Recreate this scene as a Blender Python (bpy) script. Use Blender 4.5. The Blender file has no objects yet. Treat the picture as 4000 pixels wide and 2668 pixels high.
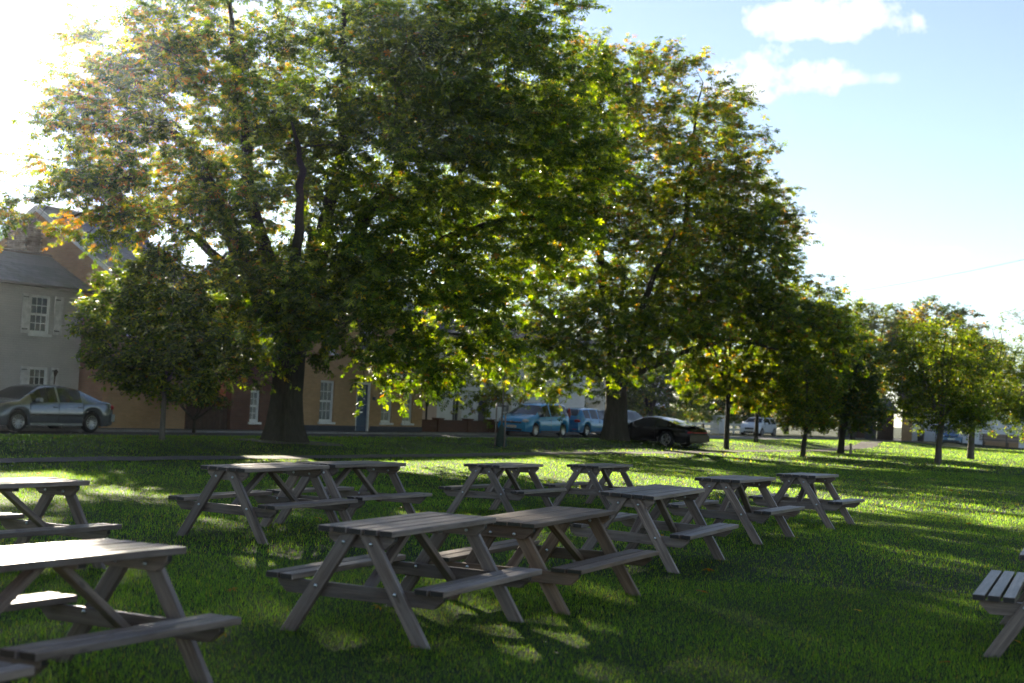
import bpy, bmesh, math, random
import numpy as np
from mathutils import Matrix, Vector
R = math.radians
sc = bpy.context.scene
C = sc.collection

# ------------------------------------------------------------------ camera
cam_d = bpy.data.cameras.new('camera'); cam = bpy.data.objects.new('camera', cam_d); C.objects.link(cam)
cam_d.lens = 50.0; cam_d.sensor_width = 36.0; cam_d.clip_end = 4000; cam_d.clip_start = 0.1
cam.matrix_world = Matrix.Translation((0, 0, 1.604)) @ Matrix.Rotation(math.pi/2 + R(2.5037), 4, 'X') @ Matrix.Rotation(R(2.6919), 4, 'Z')
cam_d.dof.use_dof = True; cam_d.dof.focus_distance = 17.0; cam_d.dof.aperture_fstop = 2.2
sc.camera = cam

# ------------------------------------------------------------------ sun and sky
SUN_AZ, SUN_EL = R(-17.5), R(16.3)          # azimuth from +Y, to the left
sdir = Vector((math.sin(SUN_AZ)*math.cos(SUN_EL), math.cos(SUN_AZ)*math.cos(SUN_EL), math.sin(SUN_EL)))
sun_d = bpy.data.lights.new('sun', 'SUN'); sun = bpy.data.objects.new('sun', sun_d); C.objects.link(sun)
sun_d.energy = 5.0; sun_d.angle = R(0.53); sun_d.color = (1.0, 0.88, 0.70)
sun.rotation_euler = sdir.to_track_quat('Z', 'Y').to_euler(); sun.location = (-30, 100, 40)
world = bpy.data.worlds.new('World'); sc.world = world; world.use_nodes = True
wt = world.node_tree; wt.nodes.clear()
def wn(t, **k):
    n = wt.nodes.new(t)
    for a, v in k.items(): setattr(n, a, v)
    return n
sky = wn('ShaderNodeTexSky', sky_type='NISHITA', sun_disc=False, sun_elevation=SUN_EL, sun_rotation=SUN_AZ,
         altitude=20, air_density=0.78, dust_density=0.05, ozone_density=1.6)
bg = wn('ShaderNodeBackground'); bg.inputs[1].default_value = 0.05
out = wn('ShaderNodeOutputWorld')
wt.links.new(bg.outputs[0], out.inputs[0])
# cumulus clouds: soft billows at a few places of the sky, in world directions
tc = wn('ShaderNodeTexCoord'); nz = wn('ShaderNodeTexNoise'); nz.inputs['Scale'].default_value = 30; nz.inputs['Detail'].default_value = 7; nz.inputs['Roughness'].default_value = 0.58
wt.links.new(tc.outputs['Generated'], nz.inputs['Vector'])
def vm(op, a, b=None):
    n = wn('ShaderNodeVectorMath', operation=op)
    for i, v in enumerate((a, b)):
        if v is None: continue
        if hasattr(v, 'node'): wt.links.new(v, n.inputs[i])
        else: n.inputs[i].default_value = v
    return n.outputs['Value'] if op in ('DOT_PRODUCT', 'LENGTH') else n.outputs[0]
def mt(op, a, b=None, c=None, clamp=False):
    n = wn('ShaderNodeMath', operation=op, use_clamp=clamp)
    for i, v in enumerate((a, b, c)):
        if v is None: continue
        if hasattr(v, 'node'): wt.links.new(v, n.inputs[i])
        else: n.inputs[i].default_value = v
    return n.outputs[0]
mask = None
for (cx, cy, cz, a, b, dens) in ((.211, .940, .266, .056, .020, 1.0), (.176, .957, .231, .048, .018, 1.0), (.150, .965, .222, .03, .013, .9),
                           (.218, .951, .230, .016, .007, .5), (.245, .945, .23, .014, .006, .4), (.196, .972, .125, .022, .016, .9), (.16, .975, .15, .03, .02, .8),
                           (.275, .955, .115, .035, .004, .3), (-.42, .86, .28, .12, .03, .9), (.55, .80, .24, .10, .03, .9), (.72, .65, .20, .12, .03, .9), (.1, -.95, .3, .2, .05, .9), (-.8, .1, .4, .15, .06, .9), (.8, -.3, .45, .16, .06, .9)):
    c = Vector((cx, cy, cz)).normalized(); e1 = Vector((c.y, -c.x, 0)).normalized(); e2 = e1.cross(c)
    dv = vm('SUBTRACT', tc.outputs['Generated'], tuple(c))
    u = mt('DIVIDE', vm('DOT_PRODUCT', dv, tuple(e1)), a); w = mt('DIVIDE', vm('DOT_PRODUCT', dv, tuple(e2)), b)
    w2 = mt('MAXIMUM', w, mt('MULTIPLY', w, -1.35))            # flatter below
    d0 = mt('DIVIDE', vm('DOT_PRODUCT', dv, tuple(c)), 0.3)
    r2 = mt('ADD', mt('ADD', mt('MULTIPLY', u, u), mt('MULTIPLY', w2, w2)), mt('MULTIPLY', d0, d0))
    v = mt('ADD', mt('SUBTRACT', 0.85, mt('MULTIPLY', r2, .9)), mt('MULTIPLY', mt('SUBTRACT', nz.outputs['Fac'], 0.5), 4.6))
    v = mt('MULTIPLY', mt('MULTIPLY', v, 1.0, clamp=True), dens)
    mask = v if mask is None else mt('MAXIMUM', mask, v)
cmix = wn('ShaderNodeMixRGB', blend_type='MIX')
wt.links.new(mask, cmix.inputs[0]); hsv = wn('ShaderNodeHueSaturation'); hsv.inputs['Saturation'].default_value = .80; wt.links.new(sky.outputs[0], hsv.inputs['Color']); wt.links.new(hsv.outputs[0], cmix.inputs[1]); cmix.inputs[2].default_value = (8.2, 8.1, 8.1, 1)
wt.links.new(cmix.outputs[0], bg.inputs[0])

sc.view_settings.view_transform = 'Standard'; sc.view_settings.look = 'None'; sc.view_settings.gamma = 1.0
sc.view_settings.exposure = 1.95
sc.render.engine = 'CYCLES'
cy = sc.cycles
cy.use_denoising = True; cy.denoiser = 'OPENIMAGEDENOISE'; cy.max_bounces = 6; cy.diffuse_bounces = 3; cy.glossy_bounces = 3
cy.transmission_bounces = 4; cy.transparent_max_bounces = 6; cy.caustics_reflective = False; cy.caustics_refractive = False
cy.sample_clamp_indirect = 6.0; cy.use_adaptive_sampling = True; cy.adaptive_threshold = 0.02

# ------------------------------------------------------------------ helpers
rnd = random.Random(7)
TH = R(59)                                   # the street runs along s (59 degrees from X); n points to the houses
SD = Vector((math.cos(TH), math.sin(TH), 0)); SN = Vector((-math.sin(TH), math.cos(TH), 0))
def W(s, n, z=0.0): return SD*s + SN*n + Vector((0, 0, z))

def link(o, parent=None):
    C.objects.link(o)
    if parent is not None: o.parent = parent
    return o
def meshdata(name, v, f, mats=None, smooth=False, fm=None):
    me = bpy.data.meshes.new(name); me.from_pydata([tuple(p) for p in v], [], f); me.update()
    for m in (mats or []): me.materials.append(m)
    if fm: me.polygons.foreach_set('material_index', fm)
    if smooth: me.polygons.foreach_set('use_smooth', [True]*len(me.polygons))
    return me
def obj(name, me, parent=None, mat=None):
    o = bpy.data.objects.new(name, me); link(o, parent)
    if mat is not None: o.matrix_local = mat
    return o
def empty(name, loc, rz=0.0):
    o = bpy.data.objects.new(name, None); link(o); o.empty_display_size = 0.2
    o.location = loc; o.rotation_euler = (0, 0, rz); return o
def tag(o, label, cat=None, group=None, kind=None):
    o['label'] = label
    if cat: o['category'] = cat
    if group: o['group'] = group
    if kind: o['kind'] = kind
    return o
def struct(o): o['kind'] = 'structure'; return o
def stuff(o): o['kind'] = 'stuff'; return o

class MB:
    def __init__(s): s.v = []; s.f = []; s.m = []
    def add(s, v, f, mi=0):
        k = len(s.v); s.v += [tuple(p) for p in v]; s.f += [tuple(i+k for i in q) for q in f]; s.m += [mi]*len(f); return s
    def box(s, x0, x1, y0, y1, z0, z1, mi=0):
        return s.add([(x0,y0,z0),(x1,y0,z0),(x1,y1,z0),(x0,y1,z0),(x0,y0,z1),(x1,y0,z1),(x1,y1,z1),(x0,y1,z1)],
              [(0,3,2,1),(4,5,6,7),(0,1,5,4),(1,2,6,5),(2,3,7,6),(3,0,4,7)], mi)
    def prism(s, pts, a0, a1, axis=0, mi=0):
        # polygon pts (u,w) extruded from a0 to a1 along axis (0:x,1:y,2:z)
        def P(u, w, a): return {0: (a, u, w), 1: (u, a, w), 2: (u, w, a)}[axis]
        n = len(pts); v = [P(u, w, a0) for u, w in pts] + [P(u, w, a1) for u, w in pts]
        f = [tuple(range(n))[::-1], tuple(range(n, 2*n))] + [(i, (i+1) % n, n+(i+1) % n, n+i) for i in range(n)]
        return s.add(v, f, mi)
    def tube(s, pts, rad, k=8, mi=0, cap=True):
        pts = [Vector(p) for p in pts]; n = len(pts)
        if not hasattr(rad, '__len__'): rad = [rad]*n
        v = []; up = Vector((0.31, 0.17, 0.94))
        for i, p in enumerate(pts):
            t = (pts[min(i+1, n-1)] - pts[max(i-1, 0)]).normalized()
            a = t.cross(up)
            if a.length < 1e-3: a = t.cross(Vector((1, 0, 0)))
            a.normalize(); b = t.cross(a)
            for j in range(k):
                q = 2*math.pi*j/k; v.append(p + (a*math.cos(q) + b*math.sin(q))*rad[i])
        f = [(i*k+j, i*k+(j+1) % k, (i+1)*k+(j+1) % k, (i+1)*k+j) for i in range(n-1) for j in range(k)]
        if cap: f += [tuple(range(k)), tuple(range((n-1)*k, n*k))[::-1]]
        return s.add(v, f, mi)
    def lathe(s, prof, k=24, axis=1, c=(0, 0, 0), mi=0):
        # prof: (r, a) ; axis of rotation 0/1/2
        v = []
        for r, a in prof:
            for j in range(k):
                q = 2*math.pi*j/k; x, y = r*math.cos(q), r*math.sin(q)
                p = {0: (a, x, y), 1: (x, a, y), 2: (x, y, a)}[axis]; v.append((p[0]+c[0], p[1]+c[1], p[2]+c[2]))
        n = len(prof)
        f = [(i*k+j, i*k+(j+1) % k, (i+1)*k+(j+1) % k, (i+1)*k+j) for i in range(n-1) for j in range(k)]
        return s.add(v, f, mi)
    def mesh(s, name, mats, smooth=False): return meshdata(name, s.v, s.f, mats if isinstance(mats, (list, tuple)) else [mats], smooth, s.m)
    def build(s, name, mats, parent=None, mat=None, smooth=False, bevel=0.0):
        me = s.mesh(name, mats, smooth)
        if bevel: bevel_mesh(me, bevel)
        fixn(me); return obj(name, me, parent, mat)
def fixn(me):
    bm = bmesh.new(); bm.from_mesh(me); bmesh.ops.recalc_face_normals(bm, faces=bm.faces); bm.to_mesh(me); bm.free()
def bevel_mesh(me, w, seg=1):
    bm = bmesh.new(); bm.from_mesh(me); bmesh.ops.recalc_face_normals(bm, faces=bm.faces)
    es = [e for e in bm.edges if e.is_manifold and e.calc_face_angle(0) > 0.5]
    bmesh.ops.bevel(bm, geom=es, offset=w, segments=seg, affect='EDGES', clamp_overlap=True); bm.to_mesh(me); bm.free()

# ------------------------------------------------------------------ materials
def srgb(h):
    h = h.lstrip('#'); c = [int(h[i:i+2], 16)/255 for i in (0, 2, 4)]
    return tuple((x/12.92 if x <= .04045 else ((x+.055)/1.055)**2.4) for x in c) + (1,)
class NT:
    def __init__(s, name):
        s.m = bpy.data.materials.new(name); s.m.use_nodes = True; s.t = s.m.node_tree; s.t.nodes.clear()
        s.o = s.n('ShaderNodeOutputMaterial')
    def n(s, t, **k):
        q = s.t.nodes.new(t)
        for a, v in k.items(): setattr(q, a, v)
        return q
    def l(s, a, b): s.t.links.new(a, b)
    def set(s, sock, v):
        if hasattr(v, 'node'): s.l(v, sock)
        else: sock.default_value = v
    def pr(s, col, rough=.6, metal=0., spec=.5, **k):
        p = s.n('ShaderNodeBsdfPrincipled'); s.set(p.inputs['Base Color'], col); s.set(p.inputs['Roughness'], rough)
        p.inputs['Metallic'].default_value = metal; p.inputs['Specular IOR Level'].default_value = spec
        for a, v in k.items(): s.set(p.inputs[a.replace('_', ' ')], v)
        return p
    def noise(s, scale, detail=4, rough=.55, vec=None, out='Fac'):
        q = s.n('ShaderNodeTexNoise'); q.inputs['Scale'].default_value = scale; q.inputs['Detail'].default_value = detail; q.inputs['Roughness'].default_value = rough
        if vec is not None: s.l(vec, q.inputs['Vector'])
        return q.outputs[out]
    def ramp(s, fac, stops):
        q = s.n('ShaderNodeValToRGB'); s.l(fac, q.inputs[0]); e = q.color_ramp.elements
        while len(e) < len(stops): e.new(0.5)
        for a, (p, c) in zip(e, stops): a.position = p; a.color = c
        return q.outputs[0]
    def mix(s, f, a, b, mode='MIX'):
        q = s.n('ShaderNodeMixRGB', blend_type=mode); s.set(q.inputs[0], f); s.set(q.inputs[1], a); s.set(q.inputs[2], b); return q.outputs[0]
    def math(s, op, a, b=0., clamp=False):
        q = s.n('ShaderNodeMath', operation=op, use_clamp=clamp); s.set(q.inputs[0], a); s.set(q.inputs[1], b); return q.outputs[0]
    def coord(s, kind='Object', scale=(1, 1, 1)):
        t = s.n('ShaderNodeTexCoord'); m = s.n('ShaderNodeMapping'); m.inputs['Scale'].default_value = scale; s.l(t.outputs[kind], m.inputs[0]); return m.outputs[0]
    def bump(s, h, strength=.3, dist=.01):
        b = s.n('ShaderNodeBump'); b.inputs['Strength'].default_value = strength; b.inputs['Distance'].default_value = dist; s.l(h, b.inputs['Height']); return b.outputs[0]
    def rnd(s): return s.n('ShaderNodeObjectInfo').outputs['Random']
    def done(s, sh): s.l(sh if not hasattr(sh, 'outputs') else sh.outputs[0], s.o.inputs[0]); return s.m
def c4(r, g, b): return (r, g, b, 1)
def plain(name, col, rough=.6, metal=0., spec=.5, var=.12, scale=6.):
    t = NT(name); f = t.noise(scale, 5, .6, t.coord())
    a = tuple(x*(1-var) for x in col[:3])+(1,); b = tuple(min(1, x*(1+var)) for x in col[:3])+(1,)
    return t.done(t.pr(t.ramp(f, [(.3, a), (.7, b)]), rough, metal, spec))

def wood_mat(name, cols, end, rough=.55, bumpd=.004):
    t = NT(name); r = t.rnd()
    tcn = t.n('ShaderNodeTexCoord'); add = t.n('ShaderNodeVectorMath', operation='ADD'); comb = t.n('ShaderNodeCombineXYZ')
    t.l(t.math('MULTIPLY', r, 37.), comb.inputs[0]); t.l(t.math('MULTIPLY', r, 91.), comb.inputs[1]); t.l(t.math('MULTIPLY', r, 53.), comb.inputs[2])
    t.l(tcn.outputs['Object'], add.inputs[0]); t.l(comb.outputs[0], add.inputs[1])
    mp = t.n('ShaderNodeMapping'); mp.inputs['Scale'].default_value = (1.2, 20, 20); t.l(add.outputs[0], mp.inputs[0])
    g = t.noise(1.6, 6, .65, mp.outputs[0])
    mp2 = t.n('ShaderNodeMapping'); mp2.inputs['Scale'].default_value = (2.2, 5, 5); t.l(add.outputs[0], mp2.inputs[0])
    b = t.noise(1.5, 5, .6, mp2.outputs[0])
    col = t.ramp(g, [(.32, cols[0]), (.5, cols[1]), (.66, cols[2])])
    col = t.mix(t.ramp(b, [(.35, c4(0, 0, 0)), (.7, c4(.75, .75, .75))]), col, cols[3])
    # knots
    vo = t.n('ShaderNodeTexVoronoi'); vo.inputs['Scale'].default_value = 1.0; mp3 = t.n('ShaderNodeMapping'); mp3.inputs['Scale'].default_value = (3.0, 9, 9); t.l(add.outputs[0], mp3.inputs[0]); t.l(mp3.outputs[0], vo.inputs['Vector'])
    kn = t.ramp(vo.outputs['Distance'], [(.06, c4(1, 1, 1)), (.13, c4(0, 0, 0))])
    col = t.mix(t.math('MULTIPLY', kn, .6), col, c4(.035, .025, .02))
    hv = t.n('ShaderNodeHueSaturation'); t.l(col, hv.inputs['Color']); t.l(t.math('ADD', t.math('MULTIPLY', r, .75), .65), hv.inputs['Value'])
    # end grain, with the unlit dark of the end faces put into its colour
    nm = t.n('ShaderNodeSeparateXYZ'); t.l(tcn.outputs['Normal'], nm.inputs[0]); ax = t.math('GREATER_THAN', t.math('ABSOLUTE', nm.outputs[0]), .8)
    col = t.mix(ax, hv.outputs[0], end)
    return t.done(t.pr(col, t.math('ADD', t.math('MULTIPLY', b, .25), rough-.1), spec=.45, Normal=t.bump(g, .55, bumpd)))
M = {}
M['wood'] = wood_mat('weathered_timber', [c4(.048, .032, .027), c4(.145, .10, .078), c4(.27, .205, .16), c4(.20, .17, .15)], c4(.016, .013, .012), .42)
M['wood_brown'] = wood_mat('mossy_timber', [c4(.06, .033, .018), c4(.16, .095, .055), c4(.26, .175, .11), c4(.17, .13, .09)], c4(.03, .028, .016), .65)
M['bolt'] = plain('zinc_bolt', c4(.62, .66, .68), .28, 1.0, .5, .1)

def leaf_mat(name, trans=.5, rough=.42, gain=4.2):
    t = NT(name); a = t.n('ShaderNodeVertexColor'); a.layer_name = 'col'
    p = t.pr(a.outputs['Color'], rough, spec=.2)
    tr = t.n('ShaderNodeBsdfTranslucent'); hs = t.n('ShaderNodeHueSaturation'); hs.inputs['Saturation'].default_value = 1.12; hs.inputs['Value'].default_value = gain
    t.l(t.mix(1.0, a.outputs['Color'], c4(.97, .88, .30), 'MULTIPLY'), hs.inputs['Color']); t.l(hs.outputs[0], tr.inputs[0])
    mx = t.n('ShaderNodeMixShader'); mx.inputs[0].default_value = trans; t.l(p.outputs[0], mx.inputs[1]); t.l(tr.outputs[0], mx.inputs[2])
    return t.done(mx)
M['leaf'] = leaf_mat('leaf')
M['grassblade'] = leaf_mat('grass_blade', .58, .5, 15.5)
def bark_mat(name, a, b):
    t = NT(name); v = t.coord('Object', (7, 7, 1.3)); f = t.noise(2.2, 7, .65, v); g = t.noise(.7, 4, .6, t.coord())
    col = t.mix(t.math('MULTIPLY', g, .5), t.ramp(f, [(.3, a), (.7, b)]), c4(.05, .06, .03))
    return t.done(t.pr(col, .9, spec=.2, Normal=t.bump(f, .8, .05)))
M['bark'] = bark_mat('chestnut_bark', c4(.014, .011, .009), c4(.055, .042, .033))
M['bark_light'] = bark_mat('young_bark', c4(.07, .055, .042), c4(.19, .16, .13))

t = NT('lawn'); v = t.coord('Object'); f1 = t.noise(.35, 5, .6, v); f2 = t.noise(9, 6, .7, v); f3 = t.noise(60, 4, .7, v)
col = t.ramp(f2, [(.3, c4(.010, .022, .005)), (.7, c4(.028, .055, .010))])
col = t.mix(t.ramp(f1, [(.42, c4(0, 0, 0)), (.66, c4(.5, .5, .5))]), col, c4(.045, .06, .014))
col = t.mix(t.ramp(f3, [(.55, c4(0, 0, 0)), (.75, c4(.7, .7, .7))]), col, c4(.05, .045, .02))
M['lawn'] = t.done(t.pr(col, .85, spec=.15, Normal=t.bump(t.math('ADD', f3, f2), .9, .05)))
t = NT('dirt_path'); v = t.coord('Object'); f = t.noise(5, 7, .7, v); g = t.noise(45, 5, .7, v)
M['path'] = t.done(t.pr(t.mix(t.ramp(g, [(.5, c4(0, 0, 0)), (.72, c4(.6, .6, .6))]), t.ramp(f, [(.3, c4(.055, .048, .042)), (.7, c4(.15, .13, .115))]), c4(.19, .17, .15)), .9, spec=.2, Normal=t.bump(g, .7, .03)))
t = NT('asphalt'); v = t.coord('Object'); f = t.noise(3, 6, .7, v); g = t.noise(120, 3, .7, v)
M['asphalt'] = t.done(t.pr(t.ramp(f, [(.3, c4(.035, .035, .037)), (.7, c4(.07, .07, .072))]), .8, spec=.35, Normal=t.bump(g, .5, .01)))
M['pavement'] = plain('paving', c4(.10, .095, .09), .85, 0, .3, .25, 3)
M['kerb'] = plain('kerb_stone', c4(.22, .21, .20), .8, 0, .3, .2, 4)

def brick_mat(name, a, b, mortar, bw=.225, bh=.075, var=.5, grime=c4(.04, .035, .03), gr=.25, rough=.9, mort=.012):
    t = NT(name); tcn = t.n('ShaderNodeTexCoord'); sx = t.n('ShaderNodeSeparateXYZ'); t.l(tcn.outputs['Object'], sx.inputs[0])
    nm = t.n('ShaderNodeSeparateXYZ'); t.l(tcn.outputs['Normal'], nm.inputs[0])
    use = t.math('GREATER_THAN', t.math('ABSOLUTE', nm.outputs[0]), .7)
    mu = t.n('ShaderNodeMix'); mu.data_type = 'FLOAT'; t.l(use, mu.inputs[0]); t.l(sx.outputs[0], mu.inputs[2]); t.l(sx.outputs[1], mu.inputs[3])
    cb = t.n('ShaderNodeCombineXYZ'); t.l(mu.outputs[0], cb.inputs[0]); t.l(sx.outputs[2], cb.inputs[1])
    bt = t.n('ShaderNodeTexBrick'); t.l(cb.outputs[0], bt.inputs['Vector']); bt.inputs['Scale'].default_value = 1.0
    bt.inputs['Brick Width'].default_value = bw; bt.inputs['Row Height'].default_value = bh; bt.inputs['Mortar Size'].default_value = mort*.5; bt.inputs['Bias'].default_value = -.1
    bt.inputs['Color1'].default_value = a; bt.inputs['Color2'].default_value = b; bt.inputs['Mortar'].default_value = mortar; bt.inputs['Mortar Smooth'].default_value = .3
    n1 = t.noise(.8, 6, .65, tcn.outputs['Object']); n2 = t.noise(14, 4, .6, tcn.outputs['Object'])
    col = t.mix(t.math('MULTIPLY', t.ramp(n1, [(.4, c4(0, 0, 0)), (.75, c4(1, 1, 1))]), gr), bt.outputs['Color'], grime)
    col = t.mix(t.math('MULTIPLY', n2, var*.6), col, t.mix(.5, col, c4(.02, .02, .02)))
    h = t.math('SUBTRACT', t.math('MULTIPLY', n2, .3), bt.outputs['Fac'])
    return t.done(t.pr(col, rough, spec=.25, Normal=t.bump(h, .6, .012)))
M['brick_grey'] = brick_mat('grey_painted_brick', c4(.48, .455, .44), c4(.44, .42, .41), c4(.36, .345, .335), gr=.2, var=.2)
M['brick_orange'] = brick_mat('orange_brick', c4(.48, .27, .15), c4(.40, .215, .115), c4(.38, .28, .19))
M['brick_brown'] = brick_mat('brown_stock_brick', c4(.46, .285, .145), c4(.38, .235, .115), c4(.36, .28, .18))
M['brick_dark'] = brick_mat('dark_red_brick', c4(.14, .06, .035), c4(.10, .045, .03), c4(.12, .09, .07))
M['render_white'] = plain('white_render', c4(.76, .77, .78), .85, 0, .25, .08, 1.5)
M['render_pink'] = plain('pink_render', c4(.58, .44, .38), .85, 0, .25, .08, 1.5)
M['plinth'] = plain('blue_black_plinth', c4(.035, .04, .055), .7, 0, .4, .25, 4)
M['white_paint'] = plain('white_paint', c4(.66, .66, .65), .5, 0, .45, .10, 5)
M['shutter'] = plain('worn_white_shutter', c4(.52, .51, .50), .6, 0, .4, .28, 7)
M['iron'] = plain('black_iron', c4(.02, .02, .022), .5, .3, .4)
M['blue_door'] = plain('blue_door', c4(.02, .06, .13), .45, 0, .5, .15)
M['gutter'] = plain('black_gutter', c4(.018, .018, .02), .4, 0, .5)
M['timber_dark'] = plain('dark_stained_boards', c4(.05, .028, .018), .75, 0, .3, .35, 6)
t = NT('window_glass')
M['glass'] = t.done(t.pr(t.ramp(t.noise(1.3, 3, .5, t.coord()), [(.35, c4(.018, .022, .026)), (.7, c4(.05, .058, .06))]), .06, 0, .28))
t = NT('curtained_glass')
M['glass_curtain'] = t.done(t.pr(t.ramp(t.noise(9, 2, .5, t.coord('Object', (3, 1, .3))), [(.35, c4(.10, .115, .12)), (.7, c4(.26, .275, .27))]), .12, 0, .5))
def slate_mat(name, a, b, moss=.35):
    t = NT(name); f = t.noise(7, 5, .6, t.coord()); g = t.noise(1.1, 5, .65, t.coord('Object')); r = t.rnd()
    col = t.mix(r, a, b); col = t.mix(t.math('MULTIPLY', f, .6), col, t.mix(.5, col, c4(.02, .02, .02)))
    tw = t.n('ShaderNodeNewGeometry'); g2 = t.noise(.9, 5, .6, tw.outputs['Position'])
    col = t.mix(t.math('MULTIPLY', t.ramp(g2, [(.5, c4(0, 0, 0)), (.68, c4(1, 1, 1))]), moss), col, c4(.05, .055, .03))
    return t.done(t.pr(col, .55, 0, .45, Normal=t.bump(f, .3, .01)))
M['slate'] = slate_mat('roof_slate', c4(.11, .125, .15), c4(.19, .205, .23))
M['tile'] = slate_mat('roof_tile', c4(.11, .05, .035), c4(.16, .08, .055))
def chimney_brick(name, a, b):
    t = NT(name); r = t.rnd(); f = t.noise(25, 4, .6, t.coord()); col = t.mix(r, a, b)
    return t.done(t.pr(t.mix(t.math('MULTIPLY', f, .5), col, c4(.03, .025, .02)), .9, spec=.2, Normal=t.bump(f, .5, .01)))
M['cbrick'] = chimney_brick('chimney_brick', c4(.17, .115, .09), c4(.29, .21, .165))
M['mortar'] = plain('mortar', c4(.20, .17, .15), .9, 0, .2, .2, 20)

# ------------------------------------------------------------------ ground
TABLES = {  # centre x, y, yaw deg, ground z, tilt along, tilt across
 'A': (-.648, 10.142, 64.9, .002, .008, .007), 'F': (-2.581, 15.427, 63.8, .076, .004, .009), 'H': (-.016, 21.096, 65.1, -.03, -.008, -.013),
 'I': (1.596, 24.093, 64.0, -.09, -.002, -.004), 'C': (1.552, 14.885, 63.6, .038, .017, .021), 'D': (2.901, 17.93, 63.6, .072, -.005, -.004),
 'E': (4.502, 21.229, 64.9, .026, -.013, -.004), 'G': (-1.859, 17.25, 62.7, .064, -.003, -.003), 'B': (.36, 11.95, 62.8, .0, .02, -.01),
 'J': (-4.242, 11.922, 62.3, .018, .001, .001), 'K': (-2.362, 7.435, 65.1, -.013, -.012, .005), 'M': (-2.93, 5.75, 65.0, -.01, 0, 0), 'L': (4.25, 10.60, 67.5, 0., 0, 0)}
_c = np.array([v[:2] for v in TABLES.values()]); _z = np.array([v[3] for v in TABLES.values()])
_K = np.exp(-((_c[:, None]-_c[None])**2).sum(2)/(2*1.7**2)) + 0.02*np.eye(len(_c)); _wt = np.linalg.solve(_K, _z)
def gh(x, y):
    x = np.asarray(x, float); y = np.asarray(y, float)
    n = x*SN.x + y*SN.y; s = x*SD.x + y*SD.y
    st = lambda a, b, q: (lambda k: k*k*(3-2*k))(np.clip((q-a)/(b-a), 0, 1))
    z = .19*st(23.9, 27.5, n) - .05*st(28.5, 31.2, n) - .10*st(31.3, 31.9, n)
    z = z + .02*np.sin(s*.7)*np.sin(n*.9+1)*st(23.5, 25, n)*(1-st(30, 31.5, n))
    for (cx, cy), w in zip(_c, _wt): z = z + w*np.exp(-((x-cx)**2+(y-cy)**2)/(2*1.7**2))
    return z
xs = np.unique(np.concatenate([np.linspace(-12, 12, 33), np.linspace(-60, 80, 71), [-250, -160, -100, 120, 200, 300]]))
ys = np.unique(np.concatenate([np.linspace(2, 30, 36), np.linspace(30.5, 140, 90), [-120, -60, -30, -5, 170, 220, 300, 400]]))
gx, gy = np.meshgrid(xs, ys); gz_ = gh(gx, gy); nx = len(xs)
gv = np.stack([gx.ravel(), gy.ravel(), gz_.ravel()], 1); gf = [(j*nx+i, j*nx+i+1, (j+1)*nx+i+1, (j+1)*nx+i) for j in range(len(ys)-1) for i in range(nx-1)]
g = obj('lawn_ground', meshdata('lawn_ground', gv, gf, [M['lawn']], True)); struct(g)

def strip(name, mat, s0, s1, nl, nr, dz, step=1.0, wob=0.0, nfun=None, cols=4):
    v = []; f = []; k = int((s1-s0)/step)
    rr = np.random.default_rng(3); w1 = rr.normal(0, wob, k+1); w2 = rr.normal(0, wob, k+1)
    for i in range(k+1):
        s = s0 + (s1-s0)*i/k; off = nfun(s) if nfun else 0
        for j in range(cols):
            n = nl + w1[i] + (nr + w2[i] - nl - w1[i])*j/(cols-1) + off; p = W(s, n)
            v.append((p.x, p.y, float(gh(p.x, p.y)) + dz))
    f = [(i*cols+j, i*cols+j+1, (i+1)*cols+j+1, (i+1)*cols+j) for i in range(k) for j in range(cols-1)]
    o = obj(name, meshdata(name, v, f, [mat], True)); fixn(o.data); return o
PATHOFF = lambda s: 6.3*(lambda k: k*k*(3-2*k))(min(1, max(0, (s-66)/40))) + .15*math.sin(s*.35)
struct(strip('dirt_path', M['path'], -10, 112, 22.35, 23.6, .022, .5, .07, PATHOFF, 6))
struct(strip('road', M['asphalt'], -60, 230, 31.95, 35.45, .02, 4))
struct(strip('pavement', M['pavement'], -60, 88, 35.6, 39.5, .10, 4, 0, None, 6))
kb = MB()
o = strip('kerb', M['kerb'], -60, 230, 35.45, 35.602, .095, 4, 0, None, 2)
sol = o.modifiers.new('s', 'SOLIDIFY'); sol.thickness = .12; sol.offset = -1; struct(o)

# ------------------------------------------------------------------ houses
GL = .10
def house(name, s, n, label, z=.0):
    p = W(s, n, z); e = empty(name, p, TH); tag(e, label, 'house'); return e
def wall(parent, name, mat, x0, x1, z0, z1, y, th, openings=(), axis='x'):
    """front face at y (towards the camera), thickness th away; openings (xa, xb, za, zb)"""
    xs = sorted({x0, x1, *[v for o in openings for v in (o[0], o[1])]}); zs = sorted({z0, z1, *[v for o in openings for v in (o[2], o[3])]})
    mb = MB()
    for i in range(len(xs)-1):
        for j in range(len(zs)-1):
            cx, cz = (xs[i]+xs[i+1])/2, (zs[j]+zs[j+1])/2
            if any(a < cx < b and c < cz < d for a, b, c, d in openings): continue
            mb.add([(xs[i], y, zs[j]), (xs[i+1], y, zs[j]), (xs[i+1], y, zs[j+1]), (xs[i], y, zs[j+1])], [(0, 1, 2, 3)])
    for a, b, c, d in openings:
        mb.add([(a, y, c), (b, y, c), (b, y, d), (a, y, d), (a, y+th, c), (b, y+th, c), (b, y+th, d), (a, y+th, d)],
               [(0, 4, 5, 1), (1, 5, 6, 2), (2, 6, 7, 3), (3, 7, 4, 0)])
    return obj(name, mb.mesh(name, mat), parent)
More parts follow.
